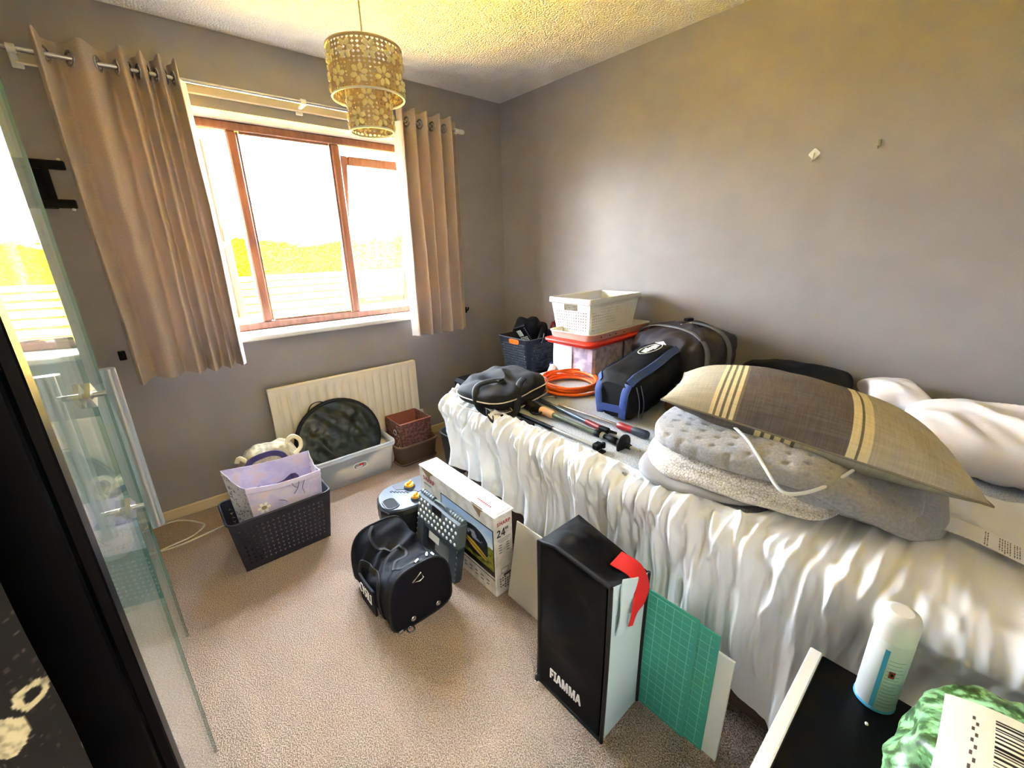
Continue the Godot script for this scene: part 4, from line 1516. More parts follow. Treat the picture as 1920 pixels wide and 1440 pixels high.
	for s in [[Vector3(-0.150, 0.40, 0.05), Vector3(-0.135, 0.425, 0.055), Vector3(-0.10, 0.385, 0.07), Vector3(-0.085, 0.35, 0.08)], [Vector3(0.09, 0.38, 0.03), Vector3(0.09, 0.435, 0.03), Vector3(0.12, 0.455, 0.03), Vector3(0.15, 0.425, 0.03), Vector3(0.145, 0.385, 0.04), Vector3(0.10, 0.36, 0.06)]]:
		beg()
		var pp := path(s, 5)
		ribbon(pp, 0.022, 0.004, Vector3(0, 0.2, 1))
		put(cb, "handle", hm)

func tote(label: String, at: Vector3, w: float, d: float, tops: Array, face: Material, side: Material) -> void:
	# tops: heights at front left, front right, back right, back left
	var o := thing("tote_bag", label, "bag", at)
	var sp := 0.012
	var cut := 0.05
	var b := [Vector3(-w / 2 + 0.02 + cut, 0, d / 2), Vector3(w / 2 - 0.02, 0, d / 2), Vector3(w / 2 - 0.02, 0, -d / 2), Vector3(-w / 2 + 0.02, 0, -d / 2)]
	var t := [Vector3(-w / 2 - sp + cut * 1.2, tops[0], d / 2 - 0.004), Vector3(w / 2 + sp, tops[1], d / 2 - 0.004), Vector3(w / 2 + sp, tops[2], -d / 2), Vector3(-w / 2 - sp, tops[3], -d / 2)]
	for k in 4:
		var b0: Vector3 = b[k]
		var b1: Vector3 = b[(k + 1) % 4]
		var t0: Vector3 = t[k]
		var t1: Vector3 = t[(k + 1) % 4]
		var n := (b1 - b0).cross(t0 - b0).normalized()
		beg()
		cloth(func(u: float, v: float):
			var p := b0.lerp(b1, u).lerp(t0.lerp(t1, u), v)
			var edge := sin(u * PI)
			return p + n * edge * ((0.007 if k % 2 == 0 else -0.010) * sin(v * 2.6) + 0.006 * noise(u * 2.0, v * 2.0, k)) - Vector3(0, 0.012 * edge * sstep(0.7, 1.0, v) * (1.0 if k % 2 == 0 else 2.0), 0), 16, 18, 0.002)
		put(o, "front_panel" if k == 0 else ("back_panel" if k == 2 else "gusset"), face if k % 2 == 0 else side)
		if k % 2 == 0:
			beg()
			var bp := []
			for s in 17:
				var u := s / 16.0
				bp.append(b0.lerp(b1, u).lerp(t0.lerp(t1, u), 0.965) + n * (0.0025 + sin(u * PI) * (0.007 * sin(0.965 * 2.6) + 0.006 * noise(u * 2.0, 1.93, k))) - Vector3(0, 0.011 * sin(u * PI), 0))
			ribbon(bp, 0.026, 0.002, n)
			put(o, "top_band", paint("pale lilac band", Color(0.84, 0.81, 0.91), 0.7))
			var purple := paint("purple strap", Color(0.20, 0.17, 0.38), 0.7)
			beg()
			var hy: float = (tops[0] + tops[1]) / 2 if k == 0 else (tops[2] + tops[3]) / 2
			var zz: float = d / 2 - 0.010 if k == 0 else -d / 2 - 0.006
			var hp := [Vector3(-0.085, hy - 0.06, zz), Vector3(-0.08, hy - 0.01, zz), Vector3(-0.05, hy + 0.010 - (0.045 if k == 0 else 0.0), zz - 0.02), Vector3(0.03, hy + 0.012 - (0.05 if k == 0 else 0.0), zz - 0.03), Vector3(0.075, hy - 0.005, zz - 0.005), Vector3(0.085, hy - 0.06, zz)]
			var pp := path(hp, 5)
			ribbon(pp, 0.028, 0.003, Vector3(0, 0.35, 1))
			put(o, "handle", purple)
	if true:
		# printed flower stems and heads on the front
		var z := d / 2 + 0.013
		for s in [[Vector3(0.055, 0.29, z), Vector3(0.075, 0.315, z), Vector3(0.085, 0.342, z - 0.004)], [Vector3(0.10, 0.275, z), Vector3(0.095, 0.31, z), Vector3(0.11, 0.34, z - 0.004)], [Vector3(-0.01, 0.285, z), Vector3(0.01, 0.275, z), Vector3(0.02, 0.262, z)], [Vector3(0.075, 0.315, z), Vector3(0.06, 0.33, z), Vector3(0.055, 0.345, z - 0.003)]]:
			beg()
			rope(s, 0.0014, 6, 4)
			put(o, "stem_print", paint("stem print", Color(0.36, 0.35, 0.45), 0.8))
		beg()
		for q in 6:
			T = Transform3D(Basis(Vector3.BACK, TAU * q / 6.0), Vector3(-0.075, 0.275, z + 0.001))
			prism([Vector2(0.006, -0.004), Vector2(0.022, -0.007), Vector2(0.028, 0), Vector2(0.022, 0.007), Vector2(0.006, 0.004)], 0.0, 0.0008)
		put(o, "petal_print", paint("petal print", Color(0.95, 0.93, 0.86), 0.8))
		beg()
		T = Transform3D(Basis(), Vector3(-0.075, 0.275, z + 0.001))
		prism(rrect(0.022, 0.018, 0.008, 4), 0.0, 0.0016)
		put(o, "flower_heart", paint("flower heart", Color(0.58, 0.53, 0.40), 0.8))

func clear_box() -> void:
	var o := thing("clear_storage_box", "translucent plastic storage box on the carpet before the radiator", "storage box", Vector3(-1.525, 0, 0.205))
	var cp := glass("clear plastic", Color(0.84, 0.89, 0.94), 0.38, 0.22)
	beg()
	soft()
	var rings := []
	for k in [[0.455, 0.225, 0.0], [0.47, 0.245, 0.006], [0.505, 0.285, 0.185]]:
		rings.append(ring_y(rrect(k[0], k[1], 0.035, 5), k[2]))
	loft(rings, false)
	flat()
	var fl: Array = rings[0]
	for k in fl.size():
		tri(Vector3.ZERO, fl[k], fl[(k + 1) % fl.size()])
	put(o, "box_body", cp)
	beg()
	soft()
	var lip := []
	for k in [[0.505, 0.285, 0.183], [0.522, 0.302, 0.183], [0.526, 0.306, 0.198], [0.518, 0.298, 0.200], [0.526, 0.306, 0.202], [0.522, 0.302, 0.215], [0.505, 0.285, 0.215], [0.503, 0.283, 0.186]]:
		lip.append(ring_y(rrect(k[0], k[1], 0.037, 5), k[2]))
	loft(lip, false)
	put(o, "lip", glass("clear lip", Color(0.88, 0.92, 0.95), 0.6, 0.2))
	# oval sticker on its front
	var st_at := facing(Vector3(0.015, 0.115, 0.1345), Vector3(0, -0.11, 1))
	beg()
	T = st_at
	prism(rrect(0.088, 0.042, 0.020, 6), 0.0, 0.0012)
	var s := put(o, "sticker", paint("sticker white", Color(0.88, 0.90, 0.91), 0.4))
	beg()
	T = st_at
	prism(rrect(0.078, 0.033, 0.016, 6), 0.0012, 0.0018)
	put(s, "sticker_field", paint("sticker grey", Color(0.50, 0.54, 0.58), 0.5))
	beg()
	T = st_at * Transform3D(Basis(), Vector3(0.008, 0.006, 0))
	prism(rrect(0.030, 0.017, 0.003, 3), 0.0018, 0.0024)
	put(s, "sticker_mark", paint("sticker red", Color(0.70, 0.16, 0.18), 0.5))
	beg()
	T = st_at * Transform3D(Basis(), Vector3(-0.010, -0.008, 0))
	for k in 4:
		bx(Vector3(k * 0.010 - 0.012, 0.001 * k, 0.0022), Vector3(0.006, 0.010, 0.001))
	put(s, "sticker_lettering", M("white print"))
	# pale cloth inside
	beg()
	blob(Vector3(-1.45, 0.052, 0.20), Vector3(0.205, 0.046, 0.105), 4.0, Basis(), func(d: Vector3, q: Vector3): return Vector3(0, (0.05 * sstep(0.02, 0.16, q.x) * sstep(-0.01, 0.03, q.y)) * (1.0 + 0.6 * noise(q.x * 5.0, q.z * 5.0)) + 0.018 * noise(q.x * 5.0, q.z * 5.0, 4.0) * sstep(-0.02, 0.03, q.y), 0), 60, 30)
	tag(put(self, "folded_towel", paint("cream towel", Color(0.86, 0.80, 0.68), 0.95)), "cream towel folded inside the translucent box", "towel")
	# folded pop-up tent
	var t := thing("popup_tent", "dark green folded pop up tent disc standing in the translucent box", "tent", Vector3(-1.555, 0.262, 0.185))
	t.rotation = Vector3(deg_to_rad(-17), 0.06, deg_to_rad(4))
	var gi := noise_image(256, 0.02, FastNoiseLite.TYPE_SIMPLEX_SMOOTH, 4, 121)
	var gm := tri_map(paint("green nylon", Color.WHITE, 0.32), 3.0)
	gm.albedo_texture = ramp(gi, [[0.3, Color(0.105, 0.125, 0.085)], [0.65, Color(0.145, 0.165, 0.105)], [0.8, Color(0.22, 0.23, 0.12)]])
	beg()
	soft()
	for sgn in [1.0, -1.0]:
		grid(func(u: float, v0: float):
			var v: float = v0
			var an: float = u * TAU * sgn
			var r: float = v * 0.25
			var p := Vector3(cos(an) * r, sin(an) * r * 0.93, 0)
			var zc := 0.020 * (1.0 - v * v) + 0.014 * (1.0 - v) * noise(p.x * 4.0, p.y * 4.0, 2.0) + 0.011 * fold(p.x * 9.0 + p.y * 6.0 + 0.5 * noise(p.x * 4.0, p.y * 4.0)) * v * (1.0 - v) * 3.0 + 0.010 * absf(noise(p.x * 6.0, p.y * 6.0, 7.0)) + 0.007 * ridge(p.x * 3.4, p.y * 2.2, 3.0) * sin(v * PI) + 0.004 * ridge(p.x * 8.0, p.y * 7.0, 5.0) * sin(v * PI)
			return p + Vector3(0, 0, sgn * (0.010 + maxf(zc, -0.008) * 0.9)), 140, 56)
	put(t, "cover", gm)
	beg()
	var hoop := []
	for k in 48:
		hoop.append(Vector3(cos(TAU * k / 48.0) * 0.258, sin(TAU * k / 48.0) * 0.242, 0))
	tube(hoop, 0.013, 8, true)
	put(t, "hoop_binding", M("black strap"))
	beg()
	var hp := path([Vector3(-0.14, 0.205, 0), Vector3(-0.10, 0.255, 0.0), Vector3(-0.05, 0.262, 0), Vector3(-0.02, 0.245, 0)], 5)
	ribbon(hp, 0.022, 0.004, Vector3(-0.3, 1, 0))
	put(t, "carry_strap", M("black strap"))

func woven_basket() -> void:
	var o := thing("woven_basket", "dark grey woven plastic basket with orange lined handle on the black toolbox", "basket", Vector3(-0.255, 0.552, 0.592))
	var m := paint("slate plastic", Color(0.22, 0.235, 0.27), 0.5)
	var w := 0.385
	var d := 0.315
	var h := 0.245
	beg()
	tub(w, d, h, w - 0.05, d - 0.05, 0.004, 0.03, 0.006)
	put(o, "basket_body", m)
	# raised weave on the two sides in view
	for face in 2:
		beg()
		for j in 11:
			var t := (j + 0.5) / 13.0
			var cols := 15
			for i in cols:
				var s := (i + (0.5 if j % 2 else 0.0) + 0.25) / cols - 0.5
				if absf(s) > 0.47:
					continue
				var k := lerpf(0.025, 0.0, t)
				if face == 0:
					bx(Vector3(-w / 2 + k - 0.001, t * h, s * (d - 0.07)), Vector3(0.007, 0.0135, 0.0135), 0.003)
				else:
					bx(Vector3(s * (w - 0.07), t * h, d / 2 - k + 0.001), Vector3(0.0165, 0.0135, 0.007), 0.003)
		put(o, "weave_relief", m)
	# handle hole lined in orange
	beg()
	T = facing(Vector3(-w / 2 - 0.004, h - 0.026, 0.02), Vector3(-1, -0.1, 0))
	prism(rrect(0.096, 0.028, 0.013, 5), -0.001, 0.002)
	var hd := put(o, "handle", M("orange plastic"))
	beg()
	T = facing(Vector3(-w / 2 - 0.004, h - 0.026, 0.02), Vector3(-1, -0.1, 0))
	var ring := []
	for p in rrect(0.098, 0.030, 0.014, 5):
		ring.append(Vector3(p.x, p.y, 0.002))
	tube(ring, 0.0025, 6, true)
	put(hd, "handle_trim", M("orange plastic"))
	# things in it
	var ph := thing("desk_phone", "black keypad phone sticking out of the woven basket", "phone", Vector3(-0.335, 0.80, 0.60))
	ph.rotation = Vector3(deg_to_rad(28), deg_to_rad(-62), deg_to_rad(20))
	beg()
	bx(Vector3(0, 0, 0), Vector3(0.10, 0.17, 0.03), 0.006)
	put(ph, "phone_body", M("black matt"))
	beg()
	bx(Vector3(-0.018, 0.030, 0.0165), Vector3(0.034, 0.052, 0.003), 0.001)
	put(ph, "display", paint("phone display", Color(0.72, 0.74, 0.70), 0.3))
	beg()
	bx(Vector3.ZERO, Vector3(0.011, 0.009, 0.004), 0.001)
	var key := mesh_of()
	key.surface_set_material(0, paint("phone key", Color(0.78, 0.78, 0.76), 0.5))
	for j in 5:
		for i in 4:
			share(ph, "key", key, Transform3D(Basis(), Vector3(-0.030 + i * 0.015, -0.066 + j * 0.014, 0.0165)))
	beg()
	bx(Vector3.ZERO, Vector3(0.010, 0.008, 0.004), 0.001)
	var key2 := mesh_of()
	key2.surface_set_material(0, M("dark grey plastic"))
	for j in 9:
		share(ph, "side_key", key2, Transform3D(Basis(), Vector3(0.036, -0.066 + j * 0.016, 0.0165)))
	beg()
	blob(Vector3(-0.225, 0.815, 0.55), Vector3(0.125, 0.085, 0.11), 2.6, Basis(Vector3.BACK, -0.25), func(dd: Vector3, s: Vector3): return dd * (0.02 * noise(s.x * 4.0, s.y * 4.0, s.z * 4.0) + 0.012 * fold(s.x * 9.0 + s.z * 5.0) * maxf(dd.y, 0.0)), 60, 32)
	tag(put(self, "dark_pouch", M("black cloth")), "crumpled black fabric pouch heaped in the woven basket", "pouch")
	var v := thing("grey_handset", "grey handset cradle lying beside the keypad phone", "handset", Vector3(-0.27, 0.805, 0.70))
	v.rotation = Vector3(0.2, deg_to_rad(40), deg_to_rad(24))
	beg()
	tube(path([Vector3(-0.08, -0.012, 0), Vector3(-0.055, 0.008, 0), Vector3(0, 0.018, 0), Vector3(0.055, 0.012, 0), Vector3(0.085, -0.005, 0)], 5), [0.004, 0.014, 0.018, 0.019, 0.020, 0.020, 0.020, 0.019, 0.018, 0.017, 0.017, 0.017, 0.017, 0.017, 0.017, 0.018, 0.019, 0.019, 0.018, 0.015, 0.006], 12)
	put(v, "handset_body", M("black matt"))
	beg()
	rope([Vector3(-0.085, -0.006, 0.012), Vector3(-0.06, 0.016, 0.016), Vector3(-0.02, 0.026, 0.016)], 0.004, 6, 4)
	put(v, "handset_trim", paint("handset trim", Color(0.70, 0.70, 0.68), 0.4))
	beg()
	T = Transform3D(Basis(Vector3.UP, 0.4), Vector3(-0.10, 0.835, 0.66))
	rope([Vector3(-0.06, 0.0, 0.0), Vector3(-0.03, 0.03, 0.0), Vector3(0.0, 0.02, 0.01), Vector3(0.03, 0.035, 0.0), Vector3(0.05, -0.02, 0)], 0.010, 8, 5)
	tag(put(self, "red_strap", paint("red webbing", Color(0.50, 0.10, 0.10), 0.8)), "small dark red strap beside the white basket", "strap")

# ---------------------------------------------------------------- things on the carpet beside the bed
func things_on_floor() -> void:
	tank()
	television_box()
	step_stool()
	duffel()
	awning_bag()
	boards()

func tank() -> void:
	var o := thing("portable_tank", "low dark plastic tank with carry slot and yellow caps behind the duffel", "tank", Vector3(-1.53, 0, 0.93), deg_to_rad(-4))
	var out := []
	# outline seen from above (x, -z), rounded nose towards the left
	for p in [Vector2(0.17, 0.12), Vector2(0.0, 0.125), Vector2(-0.06, 0.105), Vector2(-0.105, 0.06), Vector2(-0.125, 0.0), Vector2(-0.13, -0.06), Vector2(-0.11, -0.115), Vector2(-0.05, -0.145), Vector2(0.03, -0.155), Vector2(0.17, -0.16)]:
		out.append(p)
	var rings := []
	for k in [[0.0, 0.94], [0.01, 0.97], [0.11, 0.97], [0.118, 1.0], [0.165, 1.0], [0.178, 0.98], [0.182, 0.94]]:
		rings.append(ring_y(out, k[0], k[1]))
	beg()
	soft(-1)
	loft(rings)
	put(o, "tank_body", paint("tank black", Color(0.10, 0.11, 0.125), 0.4))
	beg()
	loft([ring_y(out, 0.180, 0.94), ring_y(out, 0.190, 0.93), ring_y(out, 0.192, 0.90)])
	var top := put(o, "top_shell", paint("tank top", Color(0.25, 0.29, 0.345), 0.35))
	beg()
	T = Transform3D(Basis(Vector3.RIGHT, -PI / 2), Vector3(-0.075, 0.1925, 0.055))
	prism(rrect(0.055, 0.088, 0.020, 5), 0.0, 0.0015)
	put(top, "carry_slot", M("black matt"))
	beg()
	var lip := []
	for p in rrect(0.062, 0.095, 0.023, 5):
		lip.append(Vector3(-0.075 + p.x, 0.193, 0.055 - p.y))
	tube(lip, 0.004, 6, true)
	put(top, "slot_rim", paint("tank top", Color.WHITE))
	beg()
	T = Transform3D(Basis(Vector3.RIGHT, -PI / 2), Vector3(0.08, 0.1925, -0.02))
	prism([Vector2(-0.085, 0.075), Vector2(-0.085, 0.03), Vector2(-0.02, -0.01), Vector2(0.0, -0.06), Vector2(0.085, -0.06), Vector2(0.085, 0.085), Vector2(-0.075, 0.085)], 0.0, 0.002)
	put(top, "recess", paint("tank recess", Color(0.17, 0.175, 0.20), 0.45))
	for s in [[Vector3(0.063, 0.194, -0.03), 0.024], [Vector3(0.042, 0.194, 0.092), 0.020]]:
		beg()
		T = Transform3D(Basis(), s[0])
		lathe([Vector2(s[1] * 1.25, 0.0), Vector2(s[1] * 1.25, 0.006), Vector2(s[1], 0.010)], 20)
		var cap := put(o, "cap_seat", paint("tank top", Color.WHITE))
		beg()
		T = Transform3D(Basis(), s[0] + Vector3(0, 0.008, 0))
		lathe([Vector2(s[1], 0.0), Vector2(s[1], 0.010), Vector2(s[1] * 0.9, 0.013)], 20)
		T = Transform3D(Basis(Vector3.UP, 0.6), s[0] + Vector3(0, 0.026, 0))
		bx(Vector3.ZERO, Vector3(s[1] * 1.7, 0.014, 0.009), 0.003)
		put(cap, "cap", M("yellow plastic"))
	# embossed flowing lettering strip
	beg()
	var pts := []
	for k in 26:
		pts.append(Vector3(-0.035 + k * 0.0028, 0.1935, -0.055 + 0.010 * sin(k * 1.35) + k * 0.0026))
	rope(pts, 0.0016, 6, 3)
	put(top, "embossed_lettering", paint("tank recess", Color.WHITE))

func television_box() -> void:
	var x0 := -1.477
	var z0 := 1.06
	var L := 0.575
	var W := 0.097
	var H := 0.392
	var o := thing("television_box", "tall white cardboard television box leaning by the bed's side", "box", Vector3(x0, 0, z0))
	var card := tri_map(paint("white card", Color.WHITE, 0.6), 4.0)
	card.albedo_texture = ramp(noise_image(128, 0.03, FastNoiseLite.TYPE_SIMPLEX_SMOOTH, 4, 131), [[0.2, Color(0.82, 0.81, 0.77)], [0.7, Color(0.92, 0.91, 0.88)]])
	beg()
	bx(Vector3(W / 2, H / 2, L / 2), Vector3(W, H, L), 0.004)
	put(o, "carton", card)
	beg()
	T = Transform3D(Basis(Vector3.RIGHT, 0.012), Vector3.ZERO)
	bx(Vector3(W / 2, H + 0.003, L / 2), Vector3(W + 0.006, 0.004, L + 0.006), 0.001)
	put(o, "lid_flap", card)
	# printed picture on the long face
	var im := Image.create(320, 200, false, Image.FORMAT_RGB8)
	im.fill(Color(0.10, 0.10, 0.09))
	for y in 200:
		for x in 320:
			var c := Color(0.62, 0.76, 0.92).lerp(Color(0.90, 0.94, 0.97), clampf(y / 90.0 + 0.25 * nz.get_noise_2d(x * 1.4, y * 3.0), 0, 1))
			if y > 84 + 14.0 * nz.get_noise_2d(x * 0.8, 5.0):
				c = Color(0.30, 0.33, 0.10).lerp(Color(0.62, 0.63, 0.20), clampf(0.5 + nz.get_noise_2d(x * 4.0, y * 4.0) + (x - 200) / 300.0, 0, 1))
			if y > 176:
				c = Color(0.07, 0.07, 0.07)
			var e := Vector2((x - 205.0) / 88.0, (y - 100.0) / 62.0)
			if e.length() < 1.0 and x < 285:
				c = Color(0.08, 0.09, 0.11).lerp(Color(0.24, 0.26, 0.30), clampf(nz.get_noise_2d(x * 3.0, y * 3.0) + 0.3, 0, 1))
			if e.length() < 0.62 and y < 96:
				c = Color(0.66, 0.72, 0.80) if nz.get_noise_2d(x * 2.0, y * 2.0) > 0.12 else Color(0.13, 0.14, 0.18)
			var q := Vector2(x - 215, y - 128).rotated(-0.28)
			if absf(q.x) < 70 and absf(q.y) < 15.0 * sqrt(maxf(0.0, 1.0 - pow(q.x / 70.0, 2.0))):
				c = Color(0.88, 0.72, 0.25) if absf(q.y) > 2.0 else Color(0.25, 0.20, 0.14)
			if x < 5 or y < 5 or x > 314 or y > 194:
				c = Color(0.05, 0.05, 0.05)
			im.set_pixel(x, y, c)
	var pm := paint("box picture", Color.WHITE, 0.35)
	pm.albedo_texture = ImageTexture.create_from_image(im)
	beg()
	flat()
	quad(Vector3(-0.0008, 0.098, 0.185), Vector3(-0.0008, 0.098, L - 0.004), Vector3(-0.0008, 0.325, L - 0.004), Vector3(-0.0008, 0.325, 0.185))
	put(o, "picture_print", pm)
	beg()
	bx(Vector3(-0.0004, 0.084, L / 2 + 0.09), Vector3(0.0008, 0.003, L - 0.19))
	put(o, "printed_line", M("black matt"))
	var red := paint("print red", Color(0.62, 0.10, 0.10), 0.6)
	var ink := paint("print ink", Color(0.16, 0.16, 0.17), 0.6)
	var grey := paint("print grey", Color(0.45, 0.45, 0.46), 0.6)
	text(o, "SHARP", red, 0.022, facing(Vector3(-0.001, 0.342, 0.085), Vector3(-1, 0, 0)), 0.10, 0.0008)
	beg()
	for k in 7:
		bx(Vector3(-0.0004, 0.312, 0.04 + k * 0.0095), Vector3(0.0008, 0.008, 0.006))
	put(o, "subtitle_print", grey).set_meta("kind", "stuff")
	# short face towards the room
	var fz := L + 0.0006
	text(o, "SHARP", red, 0.016, facing(Vector3(W * 0.52, 0.345, fz), Vector3(0, 0, 1)), 0.068, 0.0008)
	text(o, "24\"", ink, 0.034, facing(Vector3(W * 0.44, 0.302, fz), Vector3(0, 0, 1)), 0.058, 0.0008)
	var rng := RandomNumberGenerator.new()
	rng.seed = 17
	beg()
	for k in 3:
		bx(Vector3(W * 0.5, 0.272 - k * 0.007, fz), Vector3(0.070 - 0.012 * k, 0.0016, 0.0008))
	for k in 8:
		bx(Vector3(W * (0.3 + 0.4 * (k % 2)), 0.245 - 0.012 * (k / 2) , fz), Vector3(0.014, 0.004, 0.0008))
	for e in [[0.5, 0.128, 0.036, 0.0014], [0.5, 0.104, 0.036, 0.0014]]:
		bx(Vector3(W * e[0], e[1], fz), Vector3(e[2], e[3], 0.0008))
	for sx in [-1, 1]:
		bx(Vector3(W * 0.5 + sx * 0.018, 0.116, fz), Vector3(0.0014, 0.024, 0.0008))
	put(o, "small_print", grey).set_meta("kind", "stuff")
	beg()
	bx(Vector3(W * 0.66, 0.092, fz), Vector3(0.044, 0.012, 0.0008))
	for j in 5:
		for i in 5:
			if rng.randf() < 0.75:
				bx(Vector3(W * 0.25 + i * 0.0125, 0.080 - j * 0.0125, fz), Vector3(0.007, 0.006, 0.0008))
	put(o, "icon_print", paint("icon ink", Color(0.32, 0.33, 0.28), 0.6)).set_meta("kind", "stuff")
	beg()
	for j in 2:
		for i in 9:
			bx(Vector3(-0.0004, 0.055 - j * 0.018, 0.20 + i * 0.04), Vector3(0.0008, 0.006, 0.014 + 0.008 * rng.randf()))
	put(o, "feature_print", grey).set_meta("kind", "stuff")
	# torn corners showing brown board
	var kraft := paint("torn kraft", Color(0.55, 0.46, 0.33), 0.9)
	for s in [[0.075, 0.055], [0.47, 0.042]]:
		beg()
		T = facing(Vector3(-0.0014, H - 0.006, s[0]), Vector3(-1, 0, 0))
		prism([Vector2(-s[1], 0.010), Vector2(-s[1] * 0.5, -0.010), Vector2(0.0, -0.026), Vector2(s[1] * 0.35, -0.040), Vector2(s[1] * 0.5, -0.012), Vector2(s[1], 0.0), Vector2(s[1] * 0.8, 0.010)], -0.001, 0.001)
		put(o, "torn_patch", kraft)
	for s in [[-0.004, H + 0.0055, 0.47, "MADE FOR YOU"]]:
		var t := Transform3D(Basis(Vector3(0, 0, 1), Vector3(1, 0, 0), Vector3(0, 1, 0)), Vector3(0.03, H + 0.006, 0.48))
		beg()
		for k in 9:
			T = t
			bx(Vector3(-0.04 + k * 0.010, 0.0, 0.0), Vector3(0.006, 0.008, 0.0006))
		put(o, "lid_print", red).set_meta("kind", "stuff")

func step_stool() -> void:
	var o := thing("step_stool", "folded grey plastic step stool with white dots against the television box", "step stool", Vector3(-1.552, 0, 1.29))
	o.rotation.z = deg_to_rad(-10.5)
	var g := paint("stool grey", Color(0.36, 0.40, 0.41), 0.5)
	var dk := paint("stool slate", Color(0.21, 0.245, 0.275), 0.5)
	var L := 0.345
	# upper half of the tread
	beg()
	bx(Vector3(0.0, 0.225, 0), Vector3(0.045, 0.118, L), 0.008)
	put(o, "tread_half", g)
	beg()
	bx(Vector3(0.018, 0.215, 0), Vector3(0.03, 0.128, L - 0.02), 0.006)
	put(o, "rear_tread_half", dk)
	# hinge knuckles along the top edge
	for s in [-1, 1]:
		for k in 6:
			beg()
			var z: float = s * 0.075 + s * (k * 0.0175)
			tube([Vector3(0.002, 0.288, z - 0.0065), Vector3(0.002, 0.288, z + 0.0065)], 0.013, 12)
			put(o, "hinge_knuckle", g)
	beg()
	T = facing(Vector3(-0.0228, 0.264, -0.005), Vector3(-1, 0, 0))
	prism(rrect(0.078, 0.032, 0.006, 3), 0.0, 0.0012)
	put(o, "hand_slot", M("black matt"))
	beg()
	var hp := path([Vector3(-0.006, 0.28, -0.048), Vector3(-0.006, 0.296, -0.045), Vector3(-0.006, 0.30, 0.0), Vector3(-0.006, 0.296, 0.04), Vector3(-0.006, 0.28, 0.045)], 5)
	tube(hp, 0.006, 8)
	put(o, "carry_handle", g)
	# dots: raised white studs
	beg()
	flat()
	lathe([Vector2(0.0078, 0.0), Vector2(0.0072, 0.0018), Vector2(0.0, 0.0022)], 12, false)
	var dm := mesh_of()
	dm.surface_set_material(0, M("white print"))
	for j in 4:
		for i in 11:
			var z := -0.155 + i * 0.0305 + (0.015 if j % 2 else 0.0)
			var y := 0.183 + j * 0.027
			if z > 0.16 or (y > 0.24 and absf(z) < 0.055):
				continue
			share(o, "dot", dm, Transform3D(Basis(Vector3.BACK, PI / 2), Vector3(-0.0222, y, z)))
	# folded legs below
	beg()
	for s in [-1, 1]:
		bx(Vector3(-0.002, 0.085, s * 0.138), Vector3(0.032, 0.168, 0.066), 0.005)
	bx(Vector3(-0.002, 0.155, 0), Vector3(0.030, 0.022, 0.22), 0.004)
	bx(Vector3(-0.002, 0.018, 0), Vector3(0.030, 0.034, 0.22), 0.004)
	put(o, "leg_panel", dk)
	beg()
	bx(Vector3(0.02, 0.085, 0), Vector3(0.012, 0.165, L - 0.02), 0.003)
	put(o, "rear_leg_panel", dk)
	beg()
	bx(Vector3(0.010, 0.092, 0.02), Vector3(0.004, 0.10, 0.12), 0.001)
	put(o, "inner_panel", paint("stool inner", Color(0.55, 0.57, 0.58), 0.5))
	beg()
	T = facing(Vector3(-0.0185, 0.128, -0.015), Vector3(-1, 0, 0))
	prism(rrect(0.085, 0.034, 0.003, 2), 0.0, 0.001)
	put(o, "paper_label", M("off white"))
	for k in 6:
		for s in [-1, 1]:
			beg()
			bx(Vector3(-0.019, 0.02 + k * 0.027, s * 0.166), Vector3(0.004, 0.008, 0.006), 0.001)
			put(o, "rib", g)

